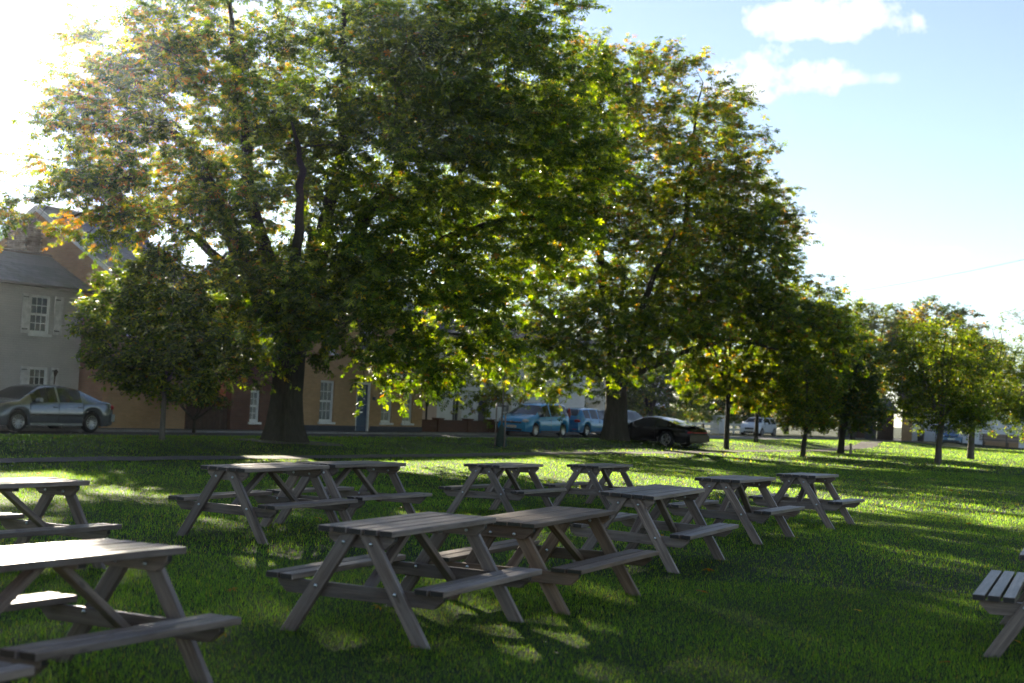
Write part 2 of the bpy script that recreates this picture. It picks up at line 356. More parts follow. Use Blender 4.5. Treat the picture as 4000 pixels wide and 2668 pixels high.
def sash_window(parent, xa, xb, za, zb, y, cols, rows, glass, rec=.09, sill=True, bar=.022, fr=.055):
    """timber sash window with single panes; top and bottom sash each rows x cols"""
    y0 = y+rec; mb = MB(); w = MB()
    w.box(xa, xa+fr, y0-.02, y0+.07, za, zb); w.box(xb-fr, xb, y0-.02, y0+.07, za, zb); w.box(xa+fr, xb-fr, y0-.02, y0+.07, zb-fr, zb); w.box(xa+fr, xb-fr, y0-.02, y0+.07, za, za+fr*1.2)
    win = w.build('window', M['white_paint'], parent)
    zm = (za+zb)/2; ix0, ix1 = xa+fr, xb-fr
    for (a, b, yy) in ((za+fr*1.2, zm, y0+.02), (zm, zb-fr, y0)):
        s = MB(); s.box(ix0, ix1, yy, yy+.03, a, a+.04); s.box(ix0, ix1, yy, yy+.03, b-.035, b); s.box(ix0, ix0+.035, yy+.001, yy+.031, a+.04, b-.035); s.box(ix1-.035, ix1, yy+.001, yy+.031, a+.04, b-.035)
        gx0, gx1, gz0, gz1 = ix0+.035, ix1-.035, a+.04, b-.035
        for k in range(1, cols): x = gx0+(gx1-gx0)*k/cols; s.box(x-bar/2, x+bar/2, yy+.002, yy+.028, gz0, gz1)
        for k in range(1, rows): z = gz0+(gz1-gz0)*k/rows; s.box(gx0, gx1, yy+.004, yy+.026, z-bar/2, z+bar/2)
        s.build('sash', M['white_paint'], win)
        for i in range(cols):
            for j in range(rows):
                x0 = gx0+(gx1-gx0)*i/cols; x1 = gx0+(gx1-gx0)*(i+1)/cols; z0 = gz0+(gz1-gz0)*j/rows; z1 = gz0+(gz1-gz0)*(j+1)/rows
                ti = rnd.uniform(-.004, .004)
                p = MB().add([(x0, yy+.015, z0), (x1, yy+.015+ti, z0), (x1, yy+.015, z1), (x0, yy+.015-ti, z1)], [(0, 1, 2, 3)])
                p.build('pane', glass, win)
    bk = MB().add([(xa, y0+.075, za), (xb, y0+.075, za), (xb, y0+.075, zb), (xa, y0+.075, zb)], [(0, 1, 2, 3)]); bk.build('dark_backing', M['plinth'], win)  # dark sheet standing in for the unlit room behind the panes
    if sill: MB().box(xa-.08, xb+.08, y-.07, y+rec-.021, za-.09, za-.003).build('sill', M['white_paint'], win, bevel=.008)
    return win
def slate_roof(parent, x0, x1, y0, z0, y1, z1, mat, name='slate', sw=.26, ex=.19, single=True, lim=300, th=.012, over=.0):
    """courses of slates from eave (y0,z0) to ridge (y1,z1)"""
    L = math.hypot(y1-y0, z1-z0); dy, dz = (y1-y0)/L, (z1-z0)/L; ang = math.atan2(z1-z0, y1-y0)
    # deck
    up = (-dz, dy) if dy > 0 else (dz, -dy)
    MB().add([(x0, y0, z0), (x1, y0, z0), (x1, y1, z1), (x0, y1, z1), (x0, y0, z0-.09), (x1, y0, z0-.09), (x1, y1, z1-.09), (x0, y1, z1-.09)],
             [(0, 1, 2, 3), (7, 6, 5, 4), (0, 4, 5, 1), (1, 5, 6, 2), (2, 6, 7, 3), (3, 7, 4, 0)]).build('roof', M['gutter'], parent)
    rows = int(L/ex); cnt = 0; big = MB()
    base = MB().box(-sw/2+.003, sw/2-.003, 0, ex*1.9, 0, th).mesh('slate', mat); fixn(base)
    for r in range(rows):
        a = r*ex; nx_ = int((x1-x0)/sw)
        for i in range(nx_+1):
            x = x0 + (i+.5)*sw + (sw/2 if r % 2 else 0) - sw/4
            if x-sw/2 < x0-.15 or x+sw/2 > x1+.15: continue
            jx, jz = rnd.uniform(-.004, .004), rnd.uniform(0, .007)
            flip = dy < 0
            m = Matrix.Translation((x+jx, y0+dy*a, z0+dz*a)) @ Matrix.Rotation(math.pi if flip else 0, 4, 'Z') @ Matrix.Rotation(ang if not flip else math.atan2(dz, -dy), 4, 'X') @ Matrix.Rotation(rnd.uniform(-.01, .01), 4, 'Z') @ Matrix.Translation((0, -.02, .010+jz)) @ Matrix.Rotation(-.045, 4, 'X')
            if single and cnt < lim: obj(name, base, parent, m)
            else:
                bx = [m @ Vector(q) for q in ((-sw/2+.003, 0, 0), (sw/2-.003, 0, 0), (sw/2-.003, ex*1.9, 0), (-sw/2+.003, ex*1.9, 0), (-sw/2+.003, 0, th), (sw/2-.003, 0, th), (sw/2-.003, ex*1.9, th), (-sw/2+.003, ex*1.9, th))]
                big.add(bx, [(0, 3, 2, 1), (4, 5, 6, 7), (0, 1, 5, 4), (1, 2, 6, 5), (2, 3, 7, 6), (3, 0, 4, 7)])
            cnt += 1
    if big.v: stuff(big.build('slate_field', mat, parent))
def downpipe(parent, x, y, z0, z1, r=.04):
    MB().tube([(x, y, z0), (x, y, z1)], r, 8).build('drainpipe', M['gutter'], parent, smooth=True)

# -- low grey painted cottage (origin at its right front corner)
h = house('grey_cottage', 33.95, 37.5, 'low grey painted brick cottage with white shutters behind the silver saloon')
ops = [(-2.22, -1.40, 3.17, 4.45), (-2.12, -1.34, .85, 2.08), (-6.6, -5.8, 3.17, 4.45), (-6.6, -5.8, .85, 2.08)]
wall(h, 'wall', M['brick_grey'], -9, 0, 0, 4.86, 0, .3, ops)
MB().prism([(0.004, 0), (4.1, 0), (4.1, 4.8), (2.05, 5.85), (0.004, 4.8)], -.25, 0, 0).build('end_wall', M['brick_grey'], h)
for k, o4 in enumerate(ops):
    sash_window(h, *o4, 0, 3, 1 if k % 2 == 0 else 1, M['glass'], .06) if k > 1 else sash_window(h, *o4, 0, 3, 2 if k == 0 else 2, M['glass'], .06)
def shutter(x0, x1, z0, z1, worn=False):
    s = MB(); n = 3; w = (x1-x0)/n
    for i in range(n): s.box(x0+i*w+.004, x0+(i+1)*w-.004, -.05, -.02, z0, z1)
    for z in (z0+.10, z1-.14): s.box(x0+.01, x1-.01, -.019, -.004, z, z+.07)
    sh = s.build('shutter', M['shutter'], h)
    for z in (z0+.11, z1-.13): MB().box(x0+.02, x0+.24, -.06, -.0505, z, z+.035).build('hinge', M['iron'], sh)
    if worn: MB().prism([(x0+.08, z1-.10), (x0+.20, z1-.05), (x0+.30, z1-.12), (x0+.19, z1-.30), (x0+.17, z1-.55), (x0+.12, z1-.58), (x0+.12, z1-.28)], -.0545, -.0505, 1).build('bare_patch', M['timber_dark'], sh)
shutter(-2.58, -2.235, 3.17, 4.46); shutter(-1.26, -.90, 3.18, 4.46); shutter(-2.49, -2.14, .85, 2.09); shutter(-1.24, -.92, .85, 2.09, True)
slate_roof(h, -9, .22, -.18, 4.80, 2.05, 5.98, M['slate'], lim=300)
slate_roof(h, -9, .22, 4.28, 4.80, 2.05, 5.98, M['slate'], single=False)
MB().tube([(-9, -.24, 4.74), (.3, -.24, 4.74)], .06, 8).build('gutter', M['gutter'], h, smooth=True)
for i in range(30):
    MB().prism([(1.93, 5.98), (2.05, 6.06), (2.17, 5.98), (2.05, 5.96)], -9+i*.31, -9+i*.31+.30, 0).build('ridge_tile', M['tile'], h)

# -- taller brick house with the gable towards the left
h = house('brick_gable_house', 34.2, 36.6, 'tall orange brick house with a steep gable rising behind the grey cottage')
GW = 7.4; A0 = 5.55; AP = 7.72
MB().prism([(0, 0), (GW, 0), (GW, A0), (GW/2, AP), (0, A0)], 0, .28, 0).build('gable_wall', M['brick_orange'], h)
wall(h, 'front_wall', M['brick_brown'], .28, 4.0, 0, A0, 0.0, .3, [(1.0, 1.8, 3.4, 4.7)])
sash_window(h, 1.0, 1.8, 3.4, 4.7, 0, 2, 2, M['glass'])
MB().box(.28, 4.0, 6.9, 7.2, 0, A0).build('back_wall', M['brick_orange'], h)
slate_roof(h, -.12, 4.0, -.25, A0-.10, GW/2, AP+.06, M['slate'], lim=150)
slate_roof(h, -.12, 4.0, GW+.25, A0-.10, GW/2, AP+.06, M['slate'], single=False)
for sg in (0, 1):
    y0 = -.25 if sg == 0 else GW+.25
    MB().add([(-.16, y0, A0-.26), (-.16, GW/2, AP-.10), (-.16, GW/2, AP+.10), (-.16, y0, A0-.06), (-.11, y0, A0-.26), (-.11, GW/2, AP-.10), (-.11, GW/2, AP+.10), (-.11, y0, A0-.06)],
             [(0, 1, 2, 3), (7, 6, 5, 4), (0, 4, 5, 1), (1, 5, 6, 2), (2, 6, 7, 3), (3, 7, 4, 0)]).build('bargeboard', M['shutter'], h)
MB().box(.3, .45, 6.2, 6.35, 6.2, 6.9).build('vent_pipe', M['kerb'], h)

# -- brick chimney of the cottage, brick by brick
ch = empty('chimney_stack', W(33.12, 39.62, 5.2), TH); tag(ch, 'weathered brick chimney stack standing at the ridge of the grey cottage', 'chimney')
MB().box(.02, .68, .02, .93, 0, 1.93).build('core', M['mortar'], ch)
bm1 = MB().box(-.104, .104, -.05, .05, -.031, .031).mesh('brick', M['cbrick']); bevel_mesh(bm1, .006)
for r in range(26):
    z = .035 + r*.075; proud = .0 if r < 21 else (.03 if r in (21, 22) else (.055 if r < 25 else .02))
    off = .11 if r % 2 else 0
    for i in range(5):
        y = .06 + i*.22 + off - .11
        if -.02 < y < .97: obj('brick', bm1, ch, Matrix.Translation((.05-proud + rnd.uniform(-.004, .004), y, z)) @ Matrix.Rotation(math.pi/2, 4, 'Z'))
    for i in range(4):
        x = .10 + i*.22 - (0 if r % 2 else .11)
        if .0 < x < .70: obj('brick', bm1, ch, Matrix.Translation((x, .05-proud + rnd.uniform(-.004, .004), z)))
MB().prism([(.03, 1.95), (.92, 1.95), (.78, 2.06), (.18, 2.06)], .03, .67, 0).build('mortar_cap', M['mortar'], ch)

# -- yard between the houses: brick return wall with dark timber gates
h = empty('gateway_building', W(38.2, 36.55, 0), TH); tag(h, 'brick gateway building with dark timber gates left of the great trunk', 'building')
wall(h, 'wall', M['brick_dark'], 0, 5.3, .0, 3.0, 0, .3, [(-.001, 2.35, .0, 2.28), (3.42, 3.98, .44, 1.66)])
MB().box(0, 2.35, -.04, .3, 2.29, 2.56).build('lintel_beam', M['kerb'], h)
MB().box(-.1, 5.2, 1.6, 1.9, 0, 3.2).build('yard_wall', M['brick_orange'], h)
for i in range(11): MB().box(.02+i*.21, .02+i*.21+.20, .12, .16, .05, 1.02+.004*(i % 2)).build('gate_board', M['timber_dark'], h)
sash_window(h, 3.42, 3.98, .44, 1.66, 0, 2, 2, M['glass_curtain'])
slate_roof(h, -.1, 5.3, -.2, 2.95, 2.9, 6.1, M['slate'], single=False); slate_roof(h, -.1, 5.3, 6.0, 2.95, 2.9, 6.1, M['slate'], single=False)  # ridge height raised to keep the low sun off the verge

# -- brown brick house with the blue door
h = house('brown_brick_house', 43.5, 36.5, 'brown brick terraced house with a blue front door and tall sash windows')
O = 43.5
ops = [(45.78-O, 46.72-O, .50, 2.2), (50.02-O, 50.83-O, .52, 2.2), (51.62-O, 52.40-O, .52, 2.2), (48.22-O, 49.2-O, .12, 2.22),
       (45.8-O, 46.7-O, 3.35, 4.72), (48.3-O, 49.2-O, 3.35, 4.72), (50.9-O, 51.7-O, 3.35, 4.72)]
wall(h, 'wall', M['brick_brown'], 0, 53.18-O, .36, 5.3, 0, .3, ops[:3] + [(48.22-O, 49.2-O, .361, 2.22)] + ops[4:])
wall(h, 'plinth', M['plinth'], 0, 48.22-O, 0, .362, -.03, .33); wall(h, 'plinth', M['plinth'], 49.2-O, 53.18-O, 0, .362, -.03, .33)
MB().box(53.0-O, 53.18-O, .001, 6.5, 0, 5.3).build('end_wall', M['brick_brown'], h)
for k, o4 in enumerate(ops):
    if k == 3: continue
    sash_window(h, *o4, 0, 3 if k in (0, 4) else 2, 2, M['glass_curtain'] if k < 3 else M['glass'], .10)
dx0, dx1 = 48.22-O, 49.2-O
df = MB().box(dx0, dx0+.09, .02, .16, .1, 2.22).box(dx1-.09, dx1, .02, .16, .1, 2.22).box(dx0+.09, dx1-.09, .02, .16, 2.12, 2.22).build('door_frame', M['white_paint'], h)
dr = MB().box(dx0+.09, dx1-.09, .10, .14, .14, 2.12).build('door', M['blue_door'], h)
for (a, b, c, d) in ((.14, .36, .25, .85), (.44, .66, .25, .85), (.14, .36, 1.0, 1.95), (.44, .66, 1.0, 1.95)): MB().box(dx0+.09+a, dx0+.09+b, .085, .099, c, d).build('door_panel', M['blue_door'], dr, bevel=.01)
MB().box(dx0+.38, dx0+.60, .08, .0995, .92, .97).build('letterbox', M['bolt'], dr)
MB().box(dx0, dx1, -.25, .02, -.02, .10).build('door_step', M['kerb'], h)
MB().box(49.35-O, 49.57-O, -.03, 0, 1.48, 1.62).build('house_plaque', M['plinth'], h)
MB().box(50.3-O, 53.1-O, -.05, 0, 2.48, 2.72).build('fascia_board', M['white_paint'], h)
slate_roof(h, -.1, 53.25-O, -.25, 5.22, 3.3, 7.2, M['slate'], lim=250); slate_roof(h, -.1, 53.25-O, 6.8, 5.22, 3.3, 7.2, M['slate'], single=False)

# -- pink and white rendered cottages
h = house('white_rendered_cottages', 55.9, 38.5, 'white rendered cottages behind the low garden wall and blue cars')
O = 55.9
ops = [(58.72-O, 59.5-O, .3, 1.8), (63.4-O, 64.36-O, .3, 1.95), (61.07-O, 62.0-O, .05, 1.95), (58.7-O, 59.5-O, 3.2, 4.4), (63.4-O, 64.3-O, 3.2, 4.4), (67.8-O, 68.7-O, .6, 1.9), (67.8-O, 68.7-O, 3.2, 4.4), (71.0-O, 71.7-O, 3.2, 4.3)]
wall(h, 'wall', M['render_white'], 57.3-O, 72.5-O, 0, 5.0, 0, .3, ops)
wall(h, 'pink_wall', M['render_pink'], 0, 57.3-O, 0, 5.0, -.004, .3)
MB().box(0, .15, .3, 6, 0, 5.0).build('end_wall', M['render_pink'], h); MB().box(16.45, 16.6, .001, 6, 0, 5.0).build('end_wall', M['render_white'], h)
for k, o4 in enumerate(ops):
    if k == 2: continue
    sash_window(h, *o4, 0, 2, 1 if k < 2 else 2, M['glass_curtain'] if k in (1,) else M['glass'], .12)
dr = MB().box(61.07-O, 62.0-O, .14, .18, .05, 1.95).build('door', M['plinth'], h)
downpipe(h, 56.35-O, -.06, 0, 4.9); MB().tube([(-.2, -.25, 4.88), (16.7, -.25, 4.88)], .06, 8).build('gutter', M['gutter'], h, smooth=True)
MB().box(60.35-O, 60.52-O, -.03, 0, 1.15, 1.35).build('wall_box', M['kerb'], h)
slate_roof(h, -.2, 16.8, -.2, 4.95, 3.0, 6.5, M['tile'], single=False, sw=.3, ex=.25); slate_roof(h, -.2, 16.8, 6.2, 4.95, 3.0, 6.5, M['tile'], single=False, sw=.3, ex=.25)
# garden wall
gw = empty('garden_wall', W(53.3, 36.85, 0), TH); tag(gw, 'low dark brick garden wall with capped piers beside the blue cars', 'wall')
MB().box(0, 12, 0, .22, .05, .66).build('wall', M['brick_dark'], gw); MB().box(0, 12, -.03, .25, .661, .70).build('coping', M['brick_dark'], gw)
for x in (1.65, 4.2, 6.15, 8.6, 11): p = MB().box(x, x+.46, -.06, .28, .05, .74).build('pier', M['brick_dark'], gw); MB().box(x-.03, x+.49, -.09, .31, .741, .79).build('pier_cap', M['brick_dark'], p)

# -- far white house, fences and the far cottage on the right
h = house('far_white_house', 90.5, 45.5, 'far white gabled house half hidden behind garden hedges')
MB().prism([(0, 0), (6, 0), (6, 4.2), (3, 6.4), (0, 4.2)], 0, .3, 0).build('gable_wall', M['render_white'], h)
wall(h, 'front_wall', M['render_white'], .3, 9, 0, 4.2, 0, .3, [(1.5, 2.5, .8, 2.0), (5, 6, .8, 2.0), (1.5, 2.5, 2.9, 4.0), (5, 6, 2.9, 4.0)])
for a in (1.5, 5): sash_window(h, a, a+1, .8, 2.0, 0, 2, 1, M['glass']); sash_window(h, a, a+1, 2.9, 4.0, 0, 2, 1, M['glass'])
slate_roof(h, -.2, 9.2, -.3, 4.1, 3, 6.5, M['slate'], single=False, sw=.4, ex=.3); slate_roof(h, -.2, 9.2, 6.3, 4.1, 3, 6.5, M['slate'], single=False, sw=.4, ex=.3)
fe = empty('white_fence', W(92.5, 42.8, 0), TH); tag(fe, 'white post and rail garden fence beyond the black coupe', 'fence')
for i in range(13):
    x = i*1.5
    if 9.3 < x < 11.6: continue
    MB().box(x, x+.12, 0, .12, .05, 1.0).build('post', M['white_paint'], fe)
for (a, b) in ((0, 10.0), (11.4, 18.1)):
    for z in (.30, .70): MB().box(a, b, -.035, -.002, z, z+.16).build('rail', M['white_paint'], fe)
gp = MB().box(-.55, .55, -.3, .3, .05, 1.35).box(-.62, .62, -.37, .37, 1.351, 1.45).build('gate_pillar', M['render_white'], None, Matrix.Translation(W(103.1, 42.9, 0)) @ Matrix.Rotation(TH, 4, 'Z'), bevel=.02)
tag(gp, 'square white rendered gate pillar in the gap of the white fence', 'pillar')

fc = empty('far_cottage', Vector((31.75, 114.8, 0)), R(-16)); tag(fc, 'far white cottage with a brown brick end pier on the right', 'house')
MB().box(0, .78, 0, .6, 0, 2.9).build('brick_pier', M['brick_brown'], fc)
wall(fc, 'wall', M['render_white'], .78, 16, 0, 2.9, .1, .3, [(1.35, 1.65, 1.5, 2.0), (9.0, 10.6, .75, 1.9), (12.3, 13.6, .75, 1.9)])
MB().box(1.35, 1.65, .18, .2, 1.5, 2.0).build('window', M['glass'], fc)
for a, b in ((9.0, 10.6), (12.3, 13.6)): sash_window(fc, a, b, .75, 1.9, .1, 3, 1, M['glass'], .06)
MB().box(6.2, 8.9, .02, .098, 0, 1.0).build('brick_base', M['brick_brown'], fc)
slate_roof(fc, -.3, 16.3, -.3, 2.75, 3, 5.0, M['tile'], single=False, sw=.5, ex=.4)
MB().prism([(.6, 0), (6, 0), (6, 2.7), (3, 4.8), (.6, 2.7)], -.05, 0, 0).build('end_wall', M['brick_brown'], fc)
sh = empty('dark_outbuilding', Vector((27.2, 117.5, 0)), R(12)); tag(sh, 'dark timber outbuilding in deep shade left of the far cottage', 'shed')
wall(sh, 'wall', M['timber_dark'], 0, 5.0, 0, 2.6, 0, .2, [(.6, 1.7, .0, 1.9), (2.4, 3.6, 0, 1.9)])
for a in (.6, 2.4): MB().box(a, a+1.1, .12, .16, .0, 1.9).build('door', M['plinth'], sh)
MB().add([(-.3, -.4, 2.5), (5.3, -.4, 2.5), (5.3, 2.5, 3.9), (-.3, 2.5, 3.9), (-.3, -.4, 2.4), (5.3, -.4, 2.4), (5.3, 2.5, 3.8), (-.3, 2.5, 3.8)], [(0, 1, 2, 3), (7, 6, 5, 4), (0, 4, 5, 1), (1, 5, 6, 2), (2, 6, 7, 3), (3, 7, 4, 0)]).build('roof', M['slate'], sh)

# ------------------------------------------------------------------ picnic tables
def board_mesh(l, w, h, mat, bev=.004):
    me = MB().box(-l/2, l/2, -w/2, w/2, -h/2, h/2).mesh('board', mat); bevel_mesh(me, bev); return me
def along(p, q, roll=0.0, face=None):
    """matrix putting local X along p->q with local Z nearest to 'face'"""
    p, q = Vector(p), Vector(q); x = (q-p).normalized(); z = Vector(face or (0, 0, 1)); z = (z - x*z.dot(x)).normalized(); y = z.cross(x)
    m = Matrix((x, y, z)).transposed().to_4x4(); m.translation = (p+q)/2; return m
def make_table_proto(L=1.564, Wd=.573, S=1.365, sw=.214, hs=.393, ht=.74, np_=5, ns=2, tk=.040, mat='wood', gap=.021, leg_w=.097, inside=False):
    m = M[mat]; parts = []
    def add(name, me, mx, sub=None): parts.append((name, me, mx))
    pw = (Wd-gap*(np_-1))/np_; tp = board_mesh(L, pw, tk, m)
    for i in range(np_): add('top_plank', tp, Matrix.Translation((rnd.uniform(-.003, .003), -Wd/2+pw/2+i*(pw+gap), ht-tk/2+rnd.uniform(-.0015, .0015))) @ Matrix.Rotation(rnd.uniform(-.004, .004), 4, 'X'))
    sg = .019; spw = (sw-sg*(ns-1))/ns; sp = board_mesh(L, spw, tk, m)
    for sd in (-1, 1):
        for i in range(ns): add('seat_plank', sp, Matrix.Translation((rnd.uniform(-.004, .004), sd*(S/2-spw/2-i*(spw+sg)), hs-tk/2+rnd.uniform(-.0015, .0015))))
    lt = .044; lo = L/2-.040; lu = lo-lt/2; bu = lo-lt-.024
    if inside: lu, bu = lo-.045-lt/2, lo-.022
    bh = .096
    tb = MB().prism([(-.245*Wd/.573, 0), (.245*Wd/.573, 0), (.19*Wd/.573, -bh), (-.19*Wd/.573, -bh)][::-1], -.0225, .0225, 0).mesh('bearer', m); bevel_mesh(tb, .003)
    # long axis must be X for the grain: build bearers along X and turn them
    def bearer(hl, hb):
        me = MB().prism([(-hl, 0), (hl, 0), (hl, -.035), (hl-hb, -bh), (-hl+hb, -bh), (-hl, -.035)], -.0225, .0225, 1).mesh('bearer', m); bevel_mesh(me, .003); return me
    tb = bearer(.255*Wd/.573, .075); sb = bearer(S/2-.045, .07)
    rot = Matrix.Rotation(math.pi/2, 4, 'Z')
    vt, vf = .085, .085+(ht-.06)*.645
    lgv = MB()
    hl = math.hypot(ht-tk, (ht-tk)*.645)/2
    # leg as a sheared board: cut level at the foot and at the top
    def legmesh(sd):
        w = leg_w*1.19/2; z0, z1 = -.03, ht-tk-.001
        y0 = sd*(.105+(.64-z0)*.645); y1 = sd*(.105+(.64-z1)*.645)
        c = Vector((0, (y0+y1)/2, (z0+z1)/2)); ax = (Vector((0, y1, z1))-Vector((0, y0, z0))).normalized()
        zc = Vector((1, 0, 0)); yc = zc.cross(ax); mx = Matrix((ax, yc, zc)).transposed().to_4x4(); mx.translation = c; inv = mx.inverted()
        vv = [inv @ Vector((sx*lt/2, y+sy*w, z)) for sx in (-1, 1) for (y, z) in ((y0, z0), (y1, z1)) for sy in (-1, 1)]
        me = meshdata('leg', vv, [(0, 1, 3, 2), (4, 6, 7, 5), (0, 4, 5, 1), (2, 3, 7, 6), (0, 2, 6, 4), (1, 5, 7, 3)], [m]); bevel_mesh(me, .004); return me, mx
    legs = {sd: legmesh(sd) for sd in (-1, 1)}
    bolt = MB().lathe([(0, .012), (.006, .0115), (.011, .008), (.0135, .002), (.0135, 0)], 12, 0).mesh('bolt', M['bolt'], True); fixn(bolt)
    for e in (-1, 1):
        add('top_bearer', tb, Matrix.Translation((e*bu, 0, ht-tk-.001)) @ rot); add('seat_bearer', sb, Matrix.Translation((e*bu, 0, hs-tk-.001)) @ rot)
        for sd in (-1, 1):
            me, mx = legs[sd]; add('leg', me, Matrix.Translation((e*lu, 0, 0)) @ mx)
            for (v, z) in ((.105, .64*ht/.74), (.105+.31*.645, .33*hs/.393)):
                xf = lu+lt/2 if not inside else bu+.0225
                add('bolt', bolt, Matrix.Translation((e*(xf+.001), sd*v, z)) @ (Matrix.Rotation(math.pi, 4, 'Z') if e < 0 else Matrix.Identity(4)))
                xi = bu-.0225 if not inside else lu-lt/2
                add('bolt', bolt, Matrix.Translation((e*(xi-.001), sd*v, z)) @ (Matrix.Rotation(math.pi, 4, 'Z') if e > 0 else Matrix.Identity(4)))
        bl = along((e*.07, 0, ht-tk-.03), (e*(bu-.045), 0, hs-tk-.075), face=(1, 0, 1)); br = math.hypot(bu-.115, ht-hs+.045)
        add('brace', board_mesh(br+.06, .072, .044, m) if e == -1 else parts[-1][1], bl)
    # reuse the brace mesh for both ends
    bm_ = [p for p in parts if p[0] == 'brace'][0][1]
    parts[:] = [(n, bm_ if n == 'brace' else me, mx) for n, me, mx in parts]
    ct = board_mesh(Wd*.8, .07, .03, m); add('middle_cleat', ct, Matrix.Translation((0, 0, ht-tk-.017)) @ rot)
    return parts
def place_table(parts, key, label, group='picnic tables on the green'):
    x, y, yaw, z, tl, tv = TABLES[key]
    e = empty('picnic_table', (x, y, z), R(yaw)); e.rotation_euler = (math.atan(tv), -math.atan(tl), R(yaw))
    tag(e, label, 'picnic table', group)
    for n, me, mx in parts: obj(n, me, e, mx)
    return e
std = make_table_proto()
brn = make_table_proto(L=1.63, Wd=.60, S=1.42, sw=.262, hs=.372, ht=.695, tk=.034, mat='wood_brown', gap=.003, leg_w=.105, inside=True)
wide = make_table_proto(L=1.90, Wd=.70, S=1.30, sw=.285, hs=.43, ht=.73, ns=3)
place_table(std, 'A', 'grey picnic table in the middle foreground, end to end with the brown one')
place_table(brn, 'B', 'browner mossy picnic table with a thin top behind the central foreground table')
place_table(std, 'C', 'picnic table right of centre showing wide gaps between its five top boards')
place_table(std, 'D', 'picnic table in the right-hand row, second from its far end')
place_table(std, 'E', 'farthest right picnic table of the right-hand row, whole against dark grass')
place_table(std, 'F', 'large looking picnic table left of centre in front of the great trunk')
place_table(std, 'G', 'picnic table touching the far end of the one before the great trunk')
place_table(std, 'H', 'back row picnic table below the blue cars, left of two')
place_table(std, 'I', 'back row picnic table below the black coupe, right of two')
place_table(std, 'J', 'sunlit picnic table cut by the left edge, behind the near one')
place_table(std, 'K', 'nearest large picnic table at the left with a glaring sunlit top')
place_table(std, 'M', 'picnic table in the bottom left corner, only a seat end showing')
place_table(wide, 'L', 'picnic table cut by the right edge with three-board seats')

# ------------------------------------------------------------------ cars
def paint(name, col, rough=.25, metal=.35):
    t = NT(name); return t.done(t.pr(col, rough, metal, .5, Coat_Weight=.5, Coat_Roughness=.06))
M['tyre'] = plain('tyre', c4(.015, .015, .016), .8, 0, .3); M['rim'] = plain('alloy_rim', c4(.42, .43, .45), .3, .9, .5); M['black_trim'] = plain('black_trim', c4(.012, .012, .013), .55, 0, .4)
t = NT('car_glass'); M['car_glass'] = t.done(t.pr(c4(.012, .016, .02), .04, 0, .45))
M['lamp_red'] = plain('red_lens', c4(.35, .012, .012), .15, 0, .6, .05); M['lamp_amber'] = plain('amber_lens', c4(.55, .14, .02), .15, 0, .6, .05)
M['lamp_clear'] = plain('clear_lens', c4(.5, .52, .54), .12, .3, .7, .1); M['chrome'] = plain('chrome', c4(.7, .7, .72), .12, 1, .5, .05)
M['plate_white'] = plain('white_plate', c4(.62, .6, .52), .5, 0, .4, .03); M['plate_yellow'] = plain('yellow_plate', c4(.65, .42, .03), .5, 0, .4, .03)
def interp(pts, x):
    xs_ = [p[0] for p in pts]; return np.interp(x, xs_, [p[1] for p in pts])
